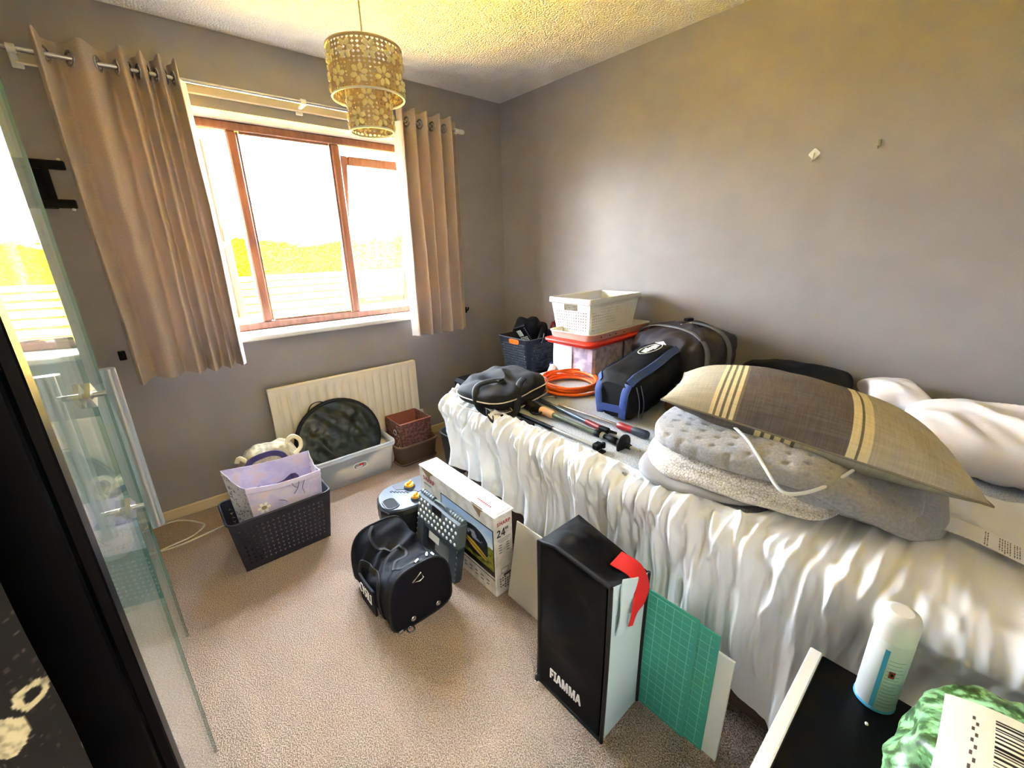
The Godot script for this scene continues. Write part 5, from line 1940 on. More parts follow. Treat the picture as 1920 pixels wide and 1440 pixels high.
func duffel() -> void:
	var o := thing("duffel_bag", "navy black duffel bag with white lettering on the carpet", "duffel bag", Vector3(-1.752, 0, 1.345))
	var navy := M("navy cloth")
	# D shaped section: n points counter-clockwise seen from +z
	var sec := func(k: float, z: float) -> Vector3:
		var a := k * TAU
		var w := 0.132
		var h := 0.262
		var t := clampf((z + 0.175) / 0.35, 0, 1)
		var sag := 0.080 * pow(sin(t * PI), 1.3) * (0.75 + 0.5 * noise(z * 4.0, 1.0))
		var c := cos(a)
		var s := sin(a)
		var p := Vector3(signf(c) * pow(absf(c), 0.58) * w, 0, z)
		if s >= 0.0:
			p.y = 0.10 + pow(s, 0.8) * (h - 0.10 - sag)
			p.x *= 1.0 + 0.04 * sin(t * PI)
		else:
			p.y = 0.10 - pow(-s, 0.35) * 0.098
			p.x *= 1.0 - 0.06 * absf(s)
		var top := maxf(0.0, s)
		var nn := noise(p.x * 5.0, p.y * 5.0, z * 5.0)
		var crease := fold(z * 11.0 + p.x * 7.0 + 1.5 * noise(p.x * 3.0, z * 3.0, 2.0))
		var inside := sin(t * PI)
		p += Vector3(c, s, 0) * (0.012 * nn + 0.010 * crease * top) * inside
		p.y = maxf(p.y, 0.002)
		return p
	beg()
	soft()
	var rings := []
	for i in 41:
		var z := lerpf(0.175, -0.175, i / 40.0)
		var ring := []
		for k in 64:
			ring.append(sec.call(-k / 64.0, z))
		rings.append(ring)
	loft(rings)
	put(o, "bag_body", navy)
	# stiff piping round the end facing the room
	for z in [0.176, -0.176]:
		beg()
		var ring := []
		for k in 56:
			ring.append(sec.call(k / 56.0, z))
		tube(ring, 0.0042, 6, true)
		put(o, "piping", M("black strap"))
	# zip along the top
	beg()
	var zp := []
	for i in 30:
		var z := lerpf(-0.165, 0.165, i / 29.0)
		zp.append(sec.call(0.262 + 0.03 * sin(i * 0.35), z) + Vector3(0, 0.002, 0))
	ribbon(zp, 0.016, 0.003, Vector3.UP)
	put(o, "zip", M("black strap"))
	for s in [[0.0, 0.165, 0.02], [0.03, 0.150, 0.05], [0.05, 0.165, 0.08]]:
		beg()
		T = Transform3D(Basis(Vector3.UP, s[2] * 20.0), sec.call(0.25 - s[0], s[1]) + Vector3(0.0, 0.008, 0))
		bx(Vector3.ZERO, Vector3(0.022, 0.007, 0.010), 0.002)
		put(o, "zip_pull", M("chrome"))
	# left side strap and pocket with the name
	beg()
	var sp := []
	for i in 31:
		var t := i / 30.0
		var k := 0.60 - 0.25 * sin(t * PI) if t > 0.0 else 0.60
		var zz := lerpf(-0.085, 0.095, sstep(0.25, 0.75, t))
		var q: Vector3 = sec.call(k, zz)
		sp.append(q + Vector3(-1, 0.35, 0).normalized() * 0.006)
	ribbon(sp, 0.028, 0.004, Vector3(-1, 0.5, 0.01))
	put(o, "carry_strap", M("black strap"))
	text(o, "CYSILI", M("white print"), 0.040, facing(Vector3(-0.1545, 0.112, 0.012), Vector3(-1, 0.06, 0)), 0.108, 0.002, 400)
	beg()
	cloth(func(u: float, v: float): return Vector3(-0.150 - 0.002 * sin(u * PI), lerpf(0.04, 0.155, v), lerpf(-0.06, 0.08, u)), 12, 10, 0.008)
	put(o, "pocket", navy)
	# ring, studs and clip of the end panel
	beg()
	tube([Vector3(-0.035, 0.205, 0.186), Vector3(0.0, 0.232, 0.188), Vector3(0.01, 0.205, 0.188), Vector3(-0.008, 0.196, 0.187)], 0.0032, 8, true)
	put(o, "d_ring", M("chrome"))
	for s in [Vector3(-0.045, 0.035, 0.178), Vector3(0.065, 0.035, 0.178)]:
		beg()
		T = Transform3D(Basis(Vector3.RIGHT, PI / 2), s)
		lathe([Vector2(0.011, 0.0), Vector2(0.010, 0.004), Vector2(0.0045, 0.0035), Vector2(0.004, 0.001)], 16)
		put(o, "eyelet", M("chrome"))
	beg()
	var ring := []
	for k in 16:
		ring.append(Vector3(-0.065 + 0.014 * cos(TAU * k / 16.0), 0.0055, 0.190 + 0.014 * sin(TAU * k / 16.0)))
	tube(ring, 0.003, 6, true)
	put(o, "swivel_ring", M("chrome"))
	beg()
	bx(Vector3(-0.103, 0.014, 0.182), Vector3(0.020, 0.016, 0.010), 0.003)
	put(o, "corner_clip", M("chrome"))

func awning_bag() -> void:
	var o := thing("awning_bag", "tall black storage bag with grey end panel and red strap", "bag", Vector3(-1.50, 0, 2.125))
	var w := 0.182
	var d := 0.258
	var f := func(px: float, pz: float, t: float) -> Vector3:
		# px, pz in -1..1 round the section; t 0 at the floor, 1 at the top rim
		var top: float = lerpf(lerpf(0.575, 0.558, pz * 0.5 + 0.5), lerpf(0.555, 0.497, pz * 0.5 + 0.5), px * 0.5 + 0.5)
		top -= 0.022 * sstep(-0.45, -1.0, pz) * (0.5 - 0.5 * px)
		var y: float = t * top
		var lean: float = 0.004 * t
		var waist: float = 1.0 - 0.04 * sin(t * PI)
		return Vector3(px * w / 2 * waist + lean, y, pz * d / 2)
	# black body: three sides and the sagging top
	var loop := []
	for k in 17:
		loop.append(Vector2(1.0 - 2.0 * k / 16.0, -1.0))
	for k in 21:
		loop.append(Vector2(-1.0, -1.0 + 2.0 * k / 20.0))
	beg()
	soft()
	grid(func(u: float, v: float):
		var k := u * 36.0
		var i := mini(int(k), 35)
		var q: Vector2 = loop[i + (1 if i >= 16 and false else 0)].lerp(loop[i + 1], k - i) if i != 16 else loop[16].lerp(loop[18], k - 16.0)
		var p: Vector3 = f.call(q.x, q.y, v)
		var out := Vector3(-1, 0, 0) if u > 0.46 else Vector3(0, 0, -1)
		var edge := sin(clampf((u - 0.46) / 0.54, 0, 1) * PI)
		var dent := -0.020 * exp(-pow((v - 0.68) * 9.0, 2.0)) * exp(-pow((u - 0.82) * 7.0, 2.0)) + 0.010 * exp(-pow((v - 0.60 - (u - 0.8) * 0.5) * 16.0, 2.0))
		var tip := sstep(0.86, 1.0, v)
		p += Vector3(0.016 * tip * tip * edge, -0.006 * tip * tip, 0)
		return p + out * edge * sstep(0.20, 0.45, v) * (0.012 * sin(v * PI) + 0.006 * sin(v * 5.0) + 0.012 * noise(u * 1.5, v * 2.2) + dent), 90, 70)
	put(o, "black_shell", M("black cloth"))
	beg()
	soft()
	grid(func(u: float, v: float):
		var px := u * 2.0 - 1.0
		var pz := 1.0 - v * 2.0
		var p: Vector3 = f.call(px, pz, 1.0)
		var in_ := (1.0 - pow(absf(px), 3.0)) * (1.0 - pow(absf(pz), 3.0))
		p.y += 0.030 * in_ * sstep(0.6, -0.8, pz) - 0.030 * in_ * sstep(-0.2, 0.7, pz) + 0.012 * noise(px * 1.2, pz * 1.2, 4.0) * in_
		return p, 30, 36)
	put(o, "top_flap", M("black cloth"))
	beg()
	soft()
	grid(func(u: float, v: float):
		var p: Vector3 = f.call(u * 2.0 - 1.0, 1.0, v)
		return p + Vector3(0, 0, -0.006 * sin(u * PI) * sin(v * 3.0)), 16, 30)
	put(o, "end_panel", paint("grey felt panel", Color(0.78, 0.85, 0.855), 0.9))
	beg()
	soft()
	grid(func(u: float, v: float):
		return f.call(1.0, 1.0 - u * 2.0, v), 16, 24)
	put(o, "rear_side", M("black cloth"))
	beg()
	flat()
	quad(Vector3(-w / 2, 0.001, -d / 2), Vector3(w / 2, 0.001, -d / 2), Vector3(w / 2, 0.001, d / 2), Vector3(-w / 2, 0.001, d / 2))
	put(o, "base", M("black cloth"))
	# edge binding
	var seams := []
	for s in [[-1, 1], [1, 1], [-1, -1]]:
		var l := []
		for k in 13:
			l.append(f.call(s[0], s[1], k / 12.0))
		seams.append(l)
	var a := []
	for k in 13:
		a.append(f.call(-1, -1 + 2.0 * k / 12.0, 1.0))
	seams.append(a)
	var bq := []
	for k in 9:
		bq.append(f.call(-1, -1 + 2.0 * k / 8.0, 0.006))
	seams.append(bq)
	for l in seams:
		beg()
		tube(l, 0.0062, 8)
		put(o, "binding", M("black strap"))
	# stiff grey flap standing proud at the top of the end panel, red pull over it
	beg()
	cloth(func(u: float, v: float):
		var p: Vector3 = f.call(lerpf(-0.72, -0.10, u) + 0.12 * v, 1.0, lerpf(0.70, 1.04, v))
		return p + Vector3(0, 0, 0.006 + 0.010 * v + 0.005 * sin(u * 3.0 + v * 5.0)), 10, 16, 0.003)
	put(o, "liner_flap", paint("grey felt panel", Color.WHITE))
	beg()
	var rp := path([f.call(0.35, 0.45, 1.0) + Vector3(0, 0.006, 0), f.call(0.40, 0.90, 1.0) + Vector3(0, 0.012, 0), f.call(0.36, 1.0, 0.965) + Vector3(0, 0, 0.014), f.call(0.22, 1.0, 0.90) + Vector3(0, 0, 0.020), f.call(0.0, 1.0, 0.83) + Vector3(0, 0, 0.020), f.call(-0.16, 1.0, 0.74) + Vector3(0, 0, 0.018)], 5)
	var rw := []
	for i in rp.size():
		rw.append(lerpf(0.066, 0.022, sstep(0.35, 0.9, float(i) / rp.size())))
	ribbon(rp, rw, 0.003, Vector3(0.05, 0.75, 1))
	put(o, "red_strap", paint("red strap", Color(0.80, 0.09, 0.08), 0.75))
	text(o, "FIAMMA", M("white print"), 0.036, facing(Vector3(-0.0925, 0.082, -0.012), Vector3(-1, 0.02, 0)), 0.125, 0.003)
	beg()
	bx(Vector3(-0.098, 0.018, -0.125), Vector3(0.022, 0.020, 0.014), 0.004)
	put(o, "corner_tab", M("black strap"))

func boards() -> void:
	# cream board behind the bag, green cutting mats and white foam board, all leaning on the bed
	var lean := func(n: String, label: String, cat: String, z0: float, z1: float, xb: float, xt: float, h: float, th: float, m: Material) -> Node3D:
		var o := thing(n, label, cat, Vector3(xb, 0, (z0 + z1) / 2))
		beg()
		bar(Vector3(0, th * 0.1, 0), Vector3(xt - xb, h, 0), z1 - z0, th, Vector3(-h, xt - xb, 0).normalized() * -1.0, 0.001)
		put(o, "board", m)
		return o
	lean.call("hardboard_sheet", "cream painted hardboard sheet leaning behind the television box", "board", 1.655, 1.93, -1.430, -1.372, 0.335, 0.006, M("off white"))
	lean.call("foam_board", "white foam board leaning behind the green cutting mats", "board", 2.20, 2.497, -1.392, -1.374, 0.352, 0.008, paint("foam white", Color(0.93, 0.95, 0.90), 0.7))
	for k in 2:
		var h: float = [0.415, 0.43][k]
		var xb: float = [-1.398, -1.4045][k]
		var z1: float = [2.458, 2.405][k]
		var o: Node3D = lean.call("cutting_mat", ["green gridded cutting mat, inner one with the long edge showing", "green gridded cutting mat, outer one next to the black bag"][k], "cutting mat", 2.17, z1, xb, xb + 0.012, h, 0.004, paint("mat green", Color(0.25, 0.66, 0.58), 0.55))
		o.set_meta("group", "green cutting mats")
		var dirv := Vector3(0.012, h, 0).normalized()
		var nrm := Vector3(-h, 0.012, 0).normalized()
		var w: float = z1 - 2.17
		var gl := paint("mat line", Color(0.52, 0.83, 0.76), 0.6)
		beg()
		var step := 0.0254
		var c := 0
		var z := -w / 2 + 0.012
		while z < w / 2 - 0.008:
			bar(dirv * 0.012 + nrm * 0.0022 + Vector3(0, 0, z), dirv * (h - 0.012) + nrm * 0.0022 + Vector3(0, 0, z), 0.0007 if c % 2 else 0.0016, 0.0004, nrm)
			z += step
			c += 1
		var y := 0.012
		c = 0
		while y < h - 0.01:
			bar(dirv * y + nrm * 0.0022 + Vector3(0, 0, -w / 2 + 0.01), dirv * y + nrm * 0.0022 + Vector3(0, 0, w / 2 - 0.01), 0.0007 if c % 2 else 0.0016, 0.0004, nrm)
			y += step
			c += 1
		put(o, "grid_print", gl).set_meta("kind", "stuff")

# ---------------------------------------------------------------- things on the bed
func things_on_bed() -> void:
	storage_stack()
	backpack()
	cable_coil()
	sleeping_sack()
	tool_bag()
	poles()

func storage_stack() -> void:
	var y := 0.701
	var b := thing("fabric_bin", "lilac grey fabric storage bin with a red plastic lid", "storage bin", Vector3(-0.40, y, 1.30))
	var f := tri_map(paint("lilac fabric", Color.WHITE, 0.9), 3.0)
	f.albedo_texture = ramp(noise_image(256, 0.02, FastNoiseLite.TYPE_SIMPLEX_SMOOTH, 4, 141), [[0.3, Color(0.60, 0.56, 0.62)], [0.7, Color(0.76, 0.72, 0.77)]])
	beg()
	bx(Vector3(0, 0.092, 0), Vector3(0.47, 0.184, 0.28), 0.012)
	put(b, "bin_body", f)
	beg()
	cloth(func(u: float, v: float): return Vector3(-0.2385 - 0.003 * sin(v * 3.0), lerpf(0.004, 0.19, v), lerpf(-0.139, -0.005, u)), 8, 8, 0.002)
	put(b, "white_panel", M("white cotton"))
	beg()
	bx(Vector3(0.02, 0.095, 0.141), Vector3(0.012, 0.18, 0.003))
	put(b, "seam_band", paint("bin seam", Color(0.30, 0.20, 0.24), 0.8))
	beg()
	T = Transform3D(Basis(Vector3.UP, 0.02), Vector3(0.015, 0.186, -0.005))
	soft()
	var rings := []
	for k in [[0.60, 0.30, 0.0], [0.615, 0.312, 0.003], [0.615, 0.312, 0.012], [0.635, 0.33, 0.013], [0.635, 0.33, 0.023], [0.62, 0.315, 0.026]]:
		rings.append(ring_y(rrect(k[0], k[1], 0.04, 5), k[2]))
	loft(rings)
	put(b, "lid", M("red plastic"), "red plastic lid")
	var t := thing("white_tray", "shallow cream white tray carrying the perforated basket", "tray", Vector3(-0.375, y + 0.213, 1.285), 0.02)
	beg()
	tub(0.575, 0.29, 0.040, 0.565, 0.28, 0.005, 0.035, 0.004)
	put(t, "tray_body", M("off white"))
	for k in 4:
		beg()
		bx(Vector3(-0.20 + k * 0.075 - (0.02 if k > 1 else 0.0), 0.018, 0.1455), Vector3(0.007, 0.007, 0.002), 0.001)
		put(t, "peg_hole", M("black matt"))
	var w := thing("perforated_basket", "white perforated plastic basket on top of the stack by the wall", "basket", Vector3(-0.33, y + 0.219, 1.205), 0.03)
	var W := 0.475
	var D := 0.275
	var H := 0.192
	var wb := 0.425
	var db := 0.225
	var m := M("white plastic")
	var cell := cell_tris([Vector2(0.5, 0.18), Vector2(0.82, 0.5), Vector2(0.5, 0.82), Vector2(0.18, 0.5)])
	var B := [Vector3(-wb / 2, 0, db / 2), Vector3(wb / 2, 0, db / 2), Vector3(wb / 2, 0, -db / 2), Vector3(-wb / 2, 0, -db / 2)]
	var U := [Vector3(-W / 2, H, D / 2), Vector3(W / 2, H, D / 2), Vector3(W / 2, H, -D / 2), Vector3(-W / 2, H, -D / 2)]
	for k in 4:
		var b0: Vector3 = B[k]
		var b1: Vector3 = B[(k + 1) % 4]
		var u0: Vector3 = U[k]
		var u1: Vector3 = U[(k + 1) % 4]
		beg()
		var q := func(s: float, v: float) -> Vector3: return b0.lerp(b1, s).lerp(u0.lerp(u1, s), v)
		var slot := k % 2 == 1
		var top := 0.66 if slot else 0.82
		var mg := 0.05 if k % 2 == 0 else 0.07
		holed([q.call(mg, 0.08), q.call(1 - mg, 0.08), q.call(1 - mg, top), q.call(mg, top)], 24 if k % 2 == 0 else 13, 7 if slot else 9, cell, 0.003)
		var n: Vector3 = (b1 - b0).cross(u0 - b0).normalized() * 0.003
		flat()
		var frames := [[0.0, 0.0, 1.0, 0.08], [0.0, 0.08, mg, top], [1 - mg, 0.08, 1.0, top]]
		if slot:
			frames.append_array([[0.0, top, 0.32, 0.84], [0.68, top, 1.0, 0.84], [0.0, 0.84, 1.0, 1.0]])
		else:
			frames.append([0.0, top, 1.0, 1.0])
		for s in frames:
			var c0: Vector3 = q.call(s[0], s[1])
			var c1: Vector3 = q.call(s[2], s[1])
			var c2: Vector3 = q.call(s[2], s[3])
			var c3: Vector3 = q.call(s[0], s[3])
			quad(c0, c1, c2, c3)
			quad(c0 - n, c3 - n, c2 - n, c1 - n)
		put(w, "basket_side", m)
	beg()
	bx(Vector3(0, 0.003, 0), Vector3(wb, 0.006, db), 0.002)
	put(w, "basket_floor", m)
	beg()
	soft()
	var rim := []
	for k in [[W - 0.006, D - 0.006, H - 0.002], [W + 0.020, D + 0.020, H - 0.024], [W + 0.024, D + 0.024, H - 0.022], [W + 0.022, D + 0.022, H + 0.004], [W - 0.006, D - 0.006, H + 0.004], [W - 0.008, D - 0.008, H - 0.004]]:
		rim.append(ring_y(rrect(k[0], k[1], 0.018, 4), k[2]))
	loft(rim, false)
	put(w, "rim", m)
	beg()
	blob(Vector3(-0.40, y + 0.272, 1.205), Vector3(0.12, 0.042, 0.085), 2.6, Basis(Vector3.UP, 0.5), func(d: Vector3, s: Vector3): return d * 0.012 * noise(s.x * 6.0, s.y * 6.0, s.z * 6.0), 40, 20)
	tag(put(self, "red_packet", paint("terracotta packet", Color(0.62, 0.26, 0.18), 0.6)), "rust red packet inside the white perforated basket", "packet")
	beg()
	T = Transform3D(Basis(Vector3.UP, 0.7), Vector3(-0.21, y + 0.262, 1.22))
	bx(Vector3.ZERO, Vector3(0.16, 0.030, 0.05), 0.008)
	tag(put(self, "dark_case", M("dark grey plastic")), "small dark case lying inside the white perforated basket", "case")

func backpack() -> void:
	var o := thing("backpack", "flat black backpack with pale piping lying at the bed's foot", "backpack", Vector3(-1.130, 0.702, 1.300), deg_to_rad(8))
	var shape := func(d: Vector3, s: Vector3) -> Vector3:
		var taper := -0.030 * sstep(0.05, -0.2, s.x) * maxf(0.0, s.y / 0.07)
		return Vector3(0.0, taper + 0.008 * noise(s.x * 4.0, s.z * 4.0) + (0.007 * ridge(s.x * 3.0 + s.z * 1.5, s.z * 2.4, 6.0) - 0.014 * exp(-pow((s.x + 0.06 - 0.5 * s.z) * 26.0, 2.0))) * maxf(d.y, 0.0) + 0.007 * fold(s.x * 7.0 + s.z * 4.0) * maxf(d.y, 0.0), 0.016 * noise(s.x * 3.0, s.y * 3.0, 2.0))
	beg()
	blob(Vector3(0, 0.064, 0), Vector3(0.198, 0.064, 0.165), 3.2, Basis(), shape, 130, 70)
	put(o, "pack_body", paint("pack cloth", Color(0.055, 0.053, 0.07), 0.85))
	var ivory := paint("pale piping", Color(0.80, 0.74, 0.66), 0.7)
	for s in [[0.078, 1.035], [0.030, 1.03]]:
		beg()
		var ring := []
		for k in 60:
			var a := TAU * k / 60.0
			var p := 3.2
			var r := pow(pow(absf(cos(a)), p) + pow(absf(sin(a)), p), -1.0 / p)
			ring.append(Vector3(cos(a) * r * 0.198 * s[1], s[0] - 0.022 * sstep(0.05, -0.2, cos(a) * 0.2), sin(a) * r * 0.165 * s[1]))
		tube(ring, 0.0028, 6, true)
		put(o, "piping", ivory)
	for s in [[Vector3(-0.05, 0.118, 0.06), Vector3(-0.11, 0.120, 0.02), Vector3(-0.165, 0.108, 0.0), Vector3(-0.198, 0.075, 0.02), Vector3(-0.205, 0.03, 0.05), Vector3(-0.20, 0.01, 0.10)], [Vector3(0.02, 0.118, 0.11), Vector3(-0.04, 0.112, 0.135), Vector3(-0.09, 0.07, 0.165), Vector3(-0.13, 0.02, 0.185), Vector3(-0.19, 0.010, 0.16)]]:
		beg()
		var pp := path(s, 5)
		ribbon(pp, 0.032, 0.006, Vector3(-0.4, 1, 0.3))
		put(o, "shoulder_strap", M("black strap"))
	beg()
	var hp := path([Vector3(-0.20, 0.02, 0.10), Vector3(-0.235, 0.045, 0.12), Vector3(-0.262, 0.040, 0.15), Vector3(-0.25, 0.012, 0.165), Vector3(-0.21, 0.012, 0.13)], 5)
	ribbon(hp, 0.014, 0.004, Vector3(0.3, 0.2, 1))
	put(o, "strap_loop", M("black strap"))
	beg()
	bx(Vector3(-0.075, 0.122, 0.05), Vector3(0.030, 0.008, 0.022), 0.003)
	put(o, "buckle", M("black matt"))

func cable_coil() -> void:
	var o := thing("extension_cable", "coiled orange extension cable with navy plug on the bed", "cable", Vector3(-0.775, 0.702, 1.395))
	var rng := RandomNumberGenerator.new()
	rng.seed = 31
	beg()
	var pts := []
	for k in 170:
		var a := TAU * k / 17.0
		var turn := k / 17.0
		var rx := 0.135 + 0.022 * sin(turn * 2.3) + 0.010 * noise(k * 0.05, 1.0)
		var rz := 0.140 + 0.020 * cos(turn * 1.7) + 0.010 * noise(k * 0.05, 4.0)
		var lift := 0.0065 + 0.0052 * turn * (0.6 + 0.4 * sin(a * 1.0 + turn))
		pts.append(Vector3(cos(a) * rx + 0.012 * sin(turn * 3.1), maxf(lift, 0.0062), sin(a) * rz + 0.012 * cos(turn * 2.1)))
	tube(path(pts, 2), 0.0062, 8)
	put(o, "cord", M("orange plastic"))
	beg()
	T = facing(Vector3(0.115, 0.030, -0.225), Vector3(0.75, 0.12, -0.45))
	lathe_z([Vector2(0.010, -0.06), Vector2(0.016, -0.055), Vector2(0.018, 0.0), Vector2(0.019, 0.02)])
	put(o, "plug_sleeve", M("off white"))
	beg()
	T = facing(Vector3(0.115, 0.030, -0.225), Vector3(0.75, 0.12, -0.45))
	bx(Vector3(0, 0, 0.036), Vector3(0.044, 0.040, 0.034), 0.008)
	put(o, "plug_head", paint("navy plug", Color(0.08, 0.11, 0.30), 0.4))
	beg()
	rope([Vector3(0.06, 0.03, -0.14), Vector3(0.055, 0.030, -0.17), Vector3(0.072, 0.026, -0.196)], 0.006, 8, 5)
	put(o, "plug_lead", M("orange plastic"))

func lathe_z(prof: Array) -> void:
	var keep := T
	T = T * Transform3D(Basis(Vector3.RIGHT, PI / 2), Vector3.ZERO)
	lathe(prof, 16)
	T = keep

func sleeping_sack() -> void:
	var o := thing("sleeping_bag", "bulky dark grey sleeping bag sack with compression straps by the wall", "sleeping bag", Vector3(-0.275, 0.712, 1.725), deg_to_rad(-12))
	var c := Vector3(0, 0.142, 0)
	var hh := Vector3(0.215, 0.150, 0.235)
	var m := paint("sack nylon", Color(0.19, 0.17, 0.195), 0.75)
	var disp := func(d: Vector3, s: Vector3) -> Vector3:
		var strap := exp(-pow((s.x + 0.10) * 22.0, 2.0)) + exp(-pow((s.x - 0.045) * 22.0, 2.0))
		return d * (-0.014 * strap + 0.015 * noise(s.x * 4.0, s.y * 4.0, s.z * 4.0) + 0.008 * fold(s.x * 8.0 + 2.0 * noise(s.z * 3.0, s.y * 3.0)))
	beg()
	blob(c, hh, 2.7, Basis(), disp, 80, 44)
	put(o, "sack_body", m)
	for x in [-0.10, 0.045]:
		beg()
		var pts := []
		for k in 33:
			var a := lerpf(-0.15, 1.15, k / 32.0) * PI
			var p := 2.7
			var K := 1.0 - pow(absf(x / hh.x), p)
			var r := pow(K / (pow(absf(sin(a)), p) + pow(absf(cos(a)), p)), 1.0 / p)
			pts.append(c + Vector3(x, sin(a) * hh.y * r, cos(a) * hh.z * r) - Vector3(0, sin(a), cos(a)) * 0.003)
		soft(5)
		var sr := []
		for q in pts:
			var up := Vector3(0, q.y - c.y, q.z).normalized() * 0.002
			sr.append([q + Vector3(-0.016, 0, 0) - up, q + Vector3(-0.016, 0, 0) + up, q + Vector3(0.016, 0, 0) + up, q + Vector3(0.016, 0, 0) - up])
		loft(sr)
		put(o, "compression_strap", paint("strap grey", Color(0.42, 0.44, 0.47), 0.7))
	beg()
	bx(Vector3(0.05, 0.298, -0.02), Vector3(0.045, 0.016, 0.03), 0.004)
	put(o, "buckle", M("black matt"))
	# printed name patch on the crown
	beg()
	for k in 3:
		T = facing(Vector3(-0.03, 0.292 - 0.004 * k, 0.03 + 0.022 * k), Vector3(0, 1, 0.25 + 0.1 * k), Vector3(0, 0, -1))
		bx(Vector3.ZERO, Vector3(0.075 - 0.015 * k, 0.007, 0.002))
	T = facing(Vector3(-0.06, 0.270, 0.125), Vector3(0, 1, 0.7), Vector3(0, 0, -1))
	prism([Vector2(-0.016, -0.010), Vector2(0.018, -0.008), Vector2(0.004, 0.012)], 0, 0.003)
	put(o, "white_print", M("white print")).set_meta("kind", "stuff")

func tool_bag() -> void:
	var o := thing("tool_bag", "black holdall with blue webbing and white oval badge on the bed", "holdall", Vector3(-0.965, 0.702, 1.80))
	# swept body leaning up to the sack: rings along the length, each a rounded section
	var axis := [Vector3(0.0, 0.085, 0.0), Vector3(0.035, 0.098, -0.005), Vector3(0.12, 0.105, -0.012), Vector3(0.24, 0.112, -0.025), Vector3(0.36, 0.125, -0.040), Vector3(0.45, 0.130, -0.050), Vector3(0.475, 0.120, -0.052)]
	var size := [Vector2(0.070, 0.070), Vector2(0.100, 0.096), Vector2(0.106, 0.102), Vector2(0.104, 0.108), Vector2(0.100, 0.112), Vector2(0.092, 0.104), Vector2(0.06, 0.07)]
	var at := func(t: float, a: float) -> Vector3:
		var k := t * (axis.size() - 1)
		var i := mini(int(k), axis.size() - 2)
		var c: Vector3 = axis[i].lerp(axis[i + 1], k - i)
		var s: Vector2 = size[i].lerp(size[i + 1], k - i)
		var p := 3.6
		var r := pow(pow(absf(cos(a)), p) + pow(absf(sin(a)), p), -1.0 / p)
		var q := c + Vector3(0, sin(a) * r * s.y, -cos(a) * r * s.x)
		q += Vector3(0, sin(a), -cos(a)) * 0.008 * noise(t * 2.5, cos(a), sin(a))
		q.y = maxf(q.y, 0.001)
		return q
	beg()
	soft()
	var rings := []
	for i in 37:
		var ring := []
		for k in 48:
			ring.append(at.call(i / 36.0, -TAU * k / 48.0))
		rings.append(ring)
	loft(rings)
	put(o, "holdall_body", M("black cloth"))
	# blue webbing along both edges of the top and round the end
	var blue := paint("blue webbing", Color(0.13, 0.24, 0.50), 0.75)
	var pale := paint("blue webbing", Color.WHITE)
	for e in [0.66, 2.30]:
		beg()
		var pts := []
		for i in 26:
			pts.append(at.call(lerpf(0.06, 0.93, i / 25.0), e))
		var up := Vector3(0, sin(e), -cos(e))
		for i in pts.size():
			pts[i] += up * 0.003
		ribbon(pts, 0.034, 0.004, up)
		put(o, "webbing", blue)
		beg()
		var dn := []
		for i in 9:
			var p: Vector3 = at.call(0.06, e)
			dn.append(Vector3(lerpf(p.x - 0.004, -0.006, sstep(0.0, 2.0, i)) - 0.004 * sin(i * 0.4), lerpf(p.y, 0.016, i / 8.0), p.z * lerpf(1.0, 0.78, i / 8.0)))
		ribbon(dn, 0.034, 0.004, Vector3(-1, 0.1, 0))
		put(o, "end_webbing", blue)
	beg()
	bar(Vector3(-0.009, 0.045, -0.065), Vector3(-0.009, 0.055, 0.065), 0.004, 0.030)
	put(o, "cross_webbing", pale)
	# zip lines of the side pocket
	for k in 2:
		beg()
		var zp := []
		for i in 12:
			var t := i / 11.0
			zp.append(Vector3(0.01 + 0.03 * k + 0.02 * t, lerpf(0.155, 0.01, t), 0.095 + 0.012 * sin(t * PI)))
		tube(zp, 0.0022, 6)
		put(o, "zip", paint("zip grey", Color(0.36, 0.36, 0.42), 0.5))
	# badge: white oval ring with broken strokes
	var bt := facing(Vector3(0.31, 0.232, -0.034), Vector3(-0.08, 1, 0.0), Vector3(-1, 0, 0))
	bt = bt * Transform3D(Basis(Vector3.BACK, PI / 2), Vector3.ZERO)
	beg()
	T = bt
	var ov := []
	for k in 36:
		ov.append(Vector3(cos(TAU * k / 36.0) * 0.085, sin(TAU * k / 36.0) * 0.032, 0.0055))
	tube(ov, 0.0022, 6, true)
	var bd := put(o, "badge_ring", M("white print"))
	beg()
	T = bt
	for k in 6:
		bx(Vector3(-0.055 + k * 0.022, 0.003 * ((k % 3) - 1), 0.006), Vector3(0.013, 0.034 - 0.004 * absf(k - 2.5), 0.002))
	put(bd, "badge_lettering", M("white print")).set_meta("kind", "stuff")
	beg()
	T = bt
	prism([Vector2(-0.13, -0.012), Vector2(-0.096, -0.034), Vector2(-0.086, 0.026), Vector2(-0.110, 0.006)], 0.004, 0.0065)
	put(o, "badge_tail", M("white print"))

func rod(a: Vector3, b: Vector3, r0: float, r1 := -1.0, seg := 10) -> void:
	tube([a, a.lerp(b, 0.5), b], [r0, (r0 + (r0 if r1 < 0 else r1)) / 2, r0 if r1 < 0 else r1], seg)

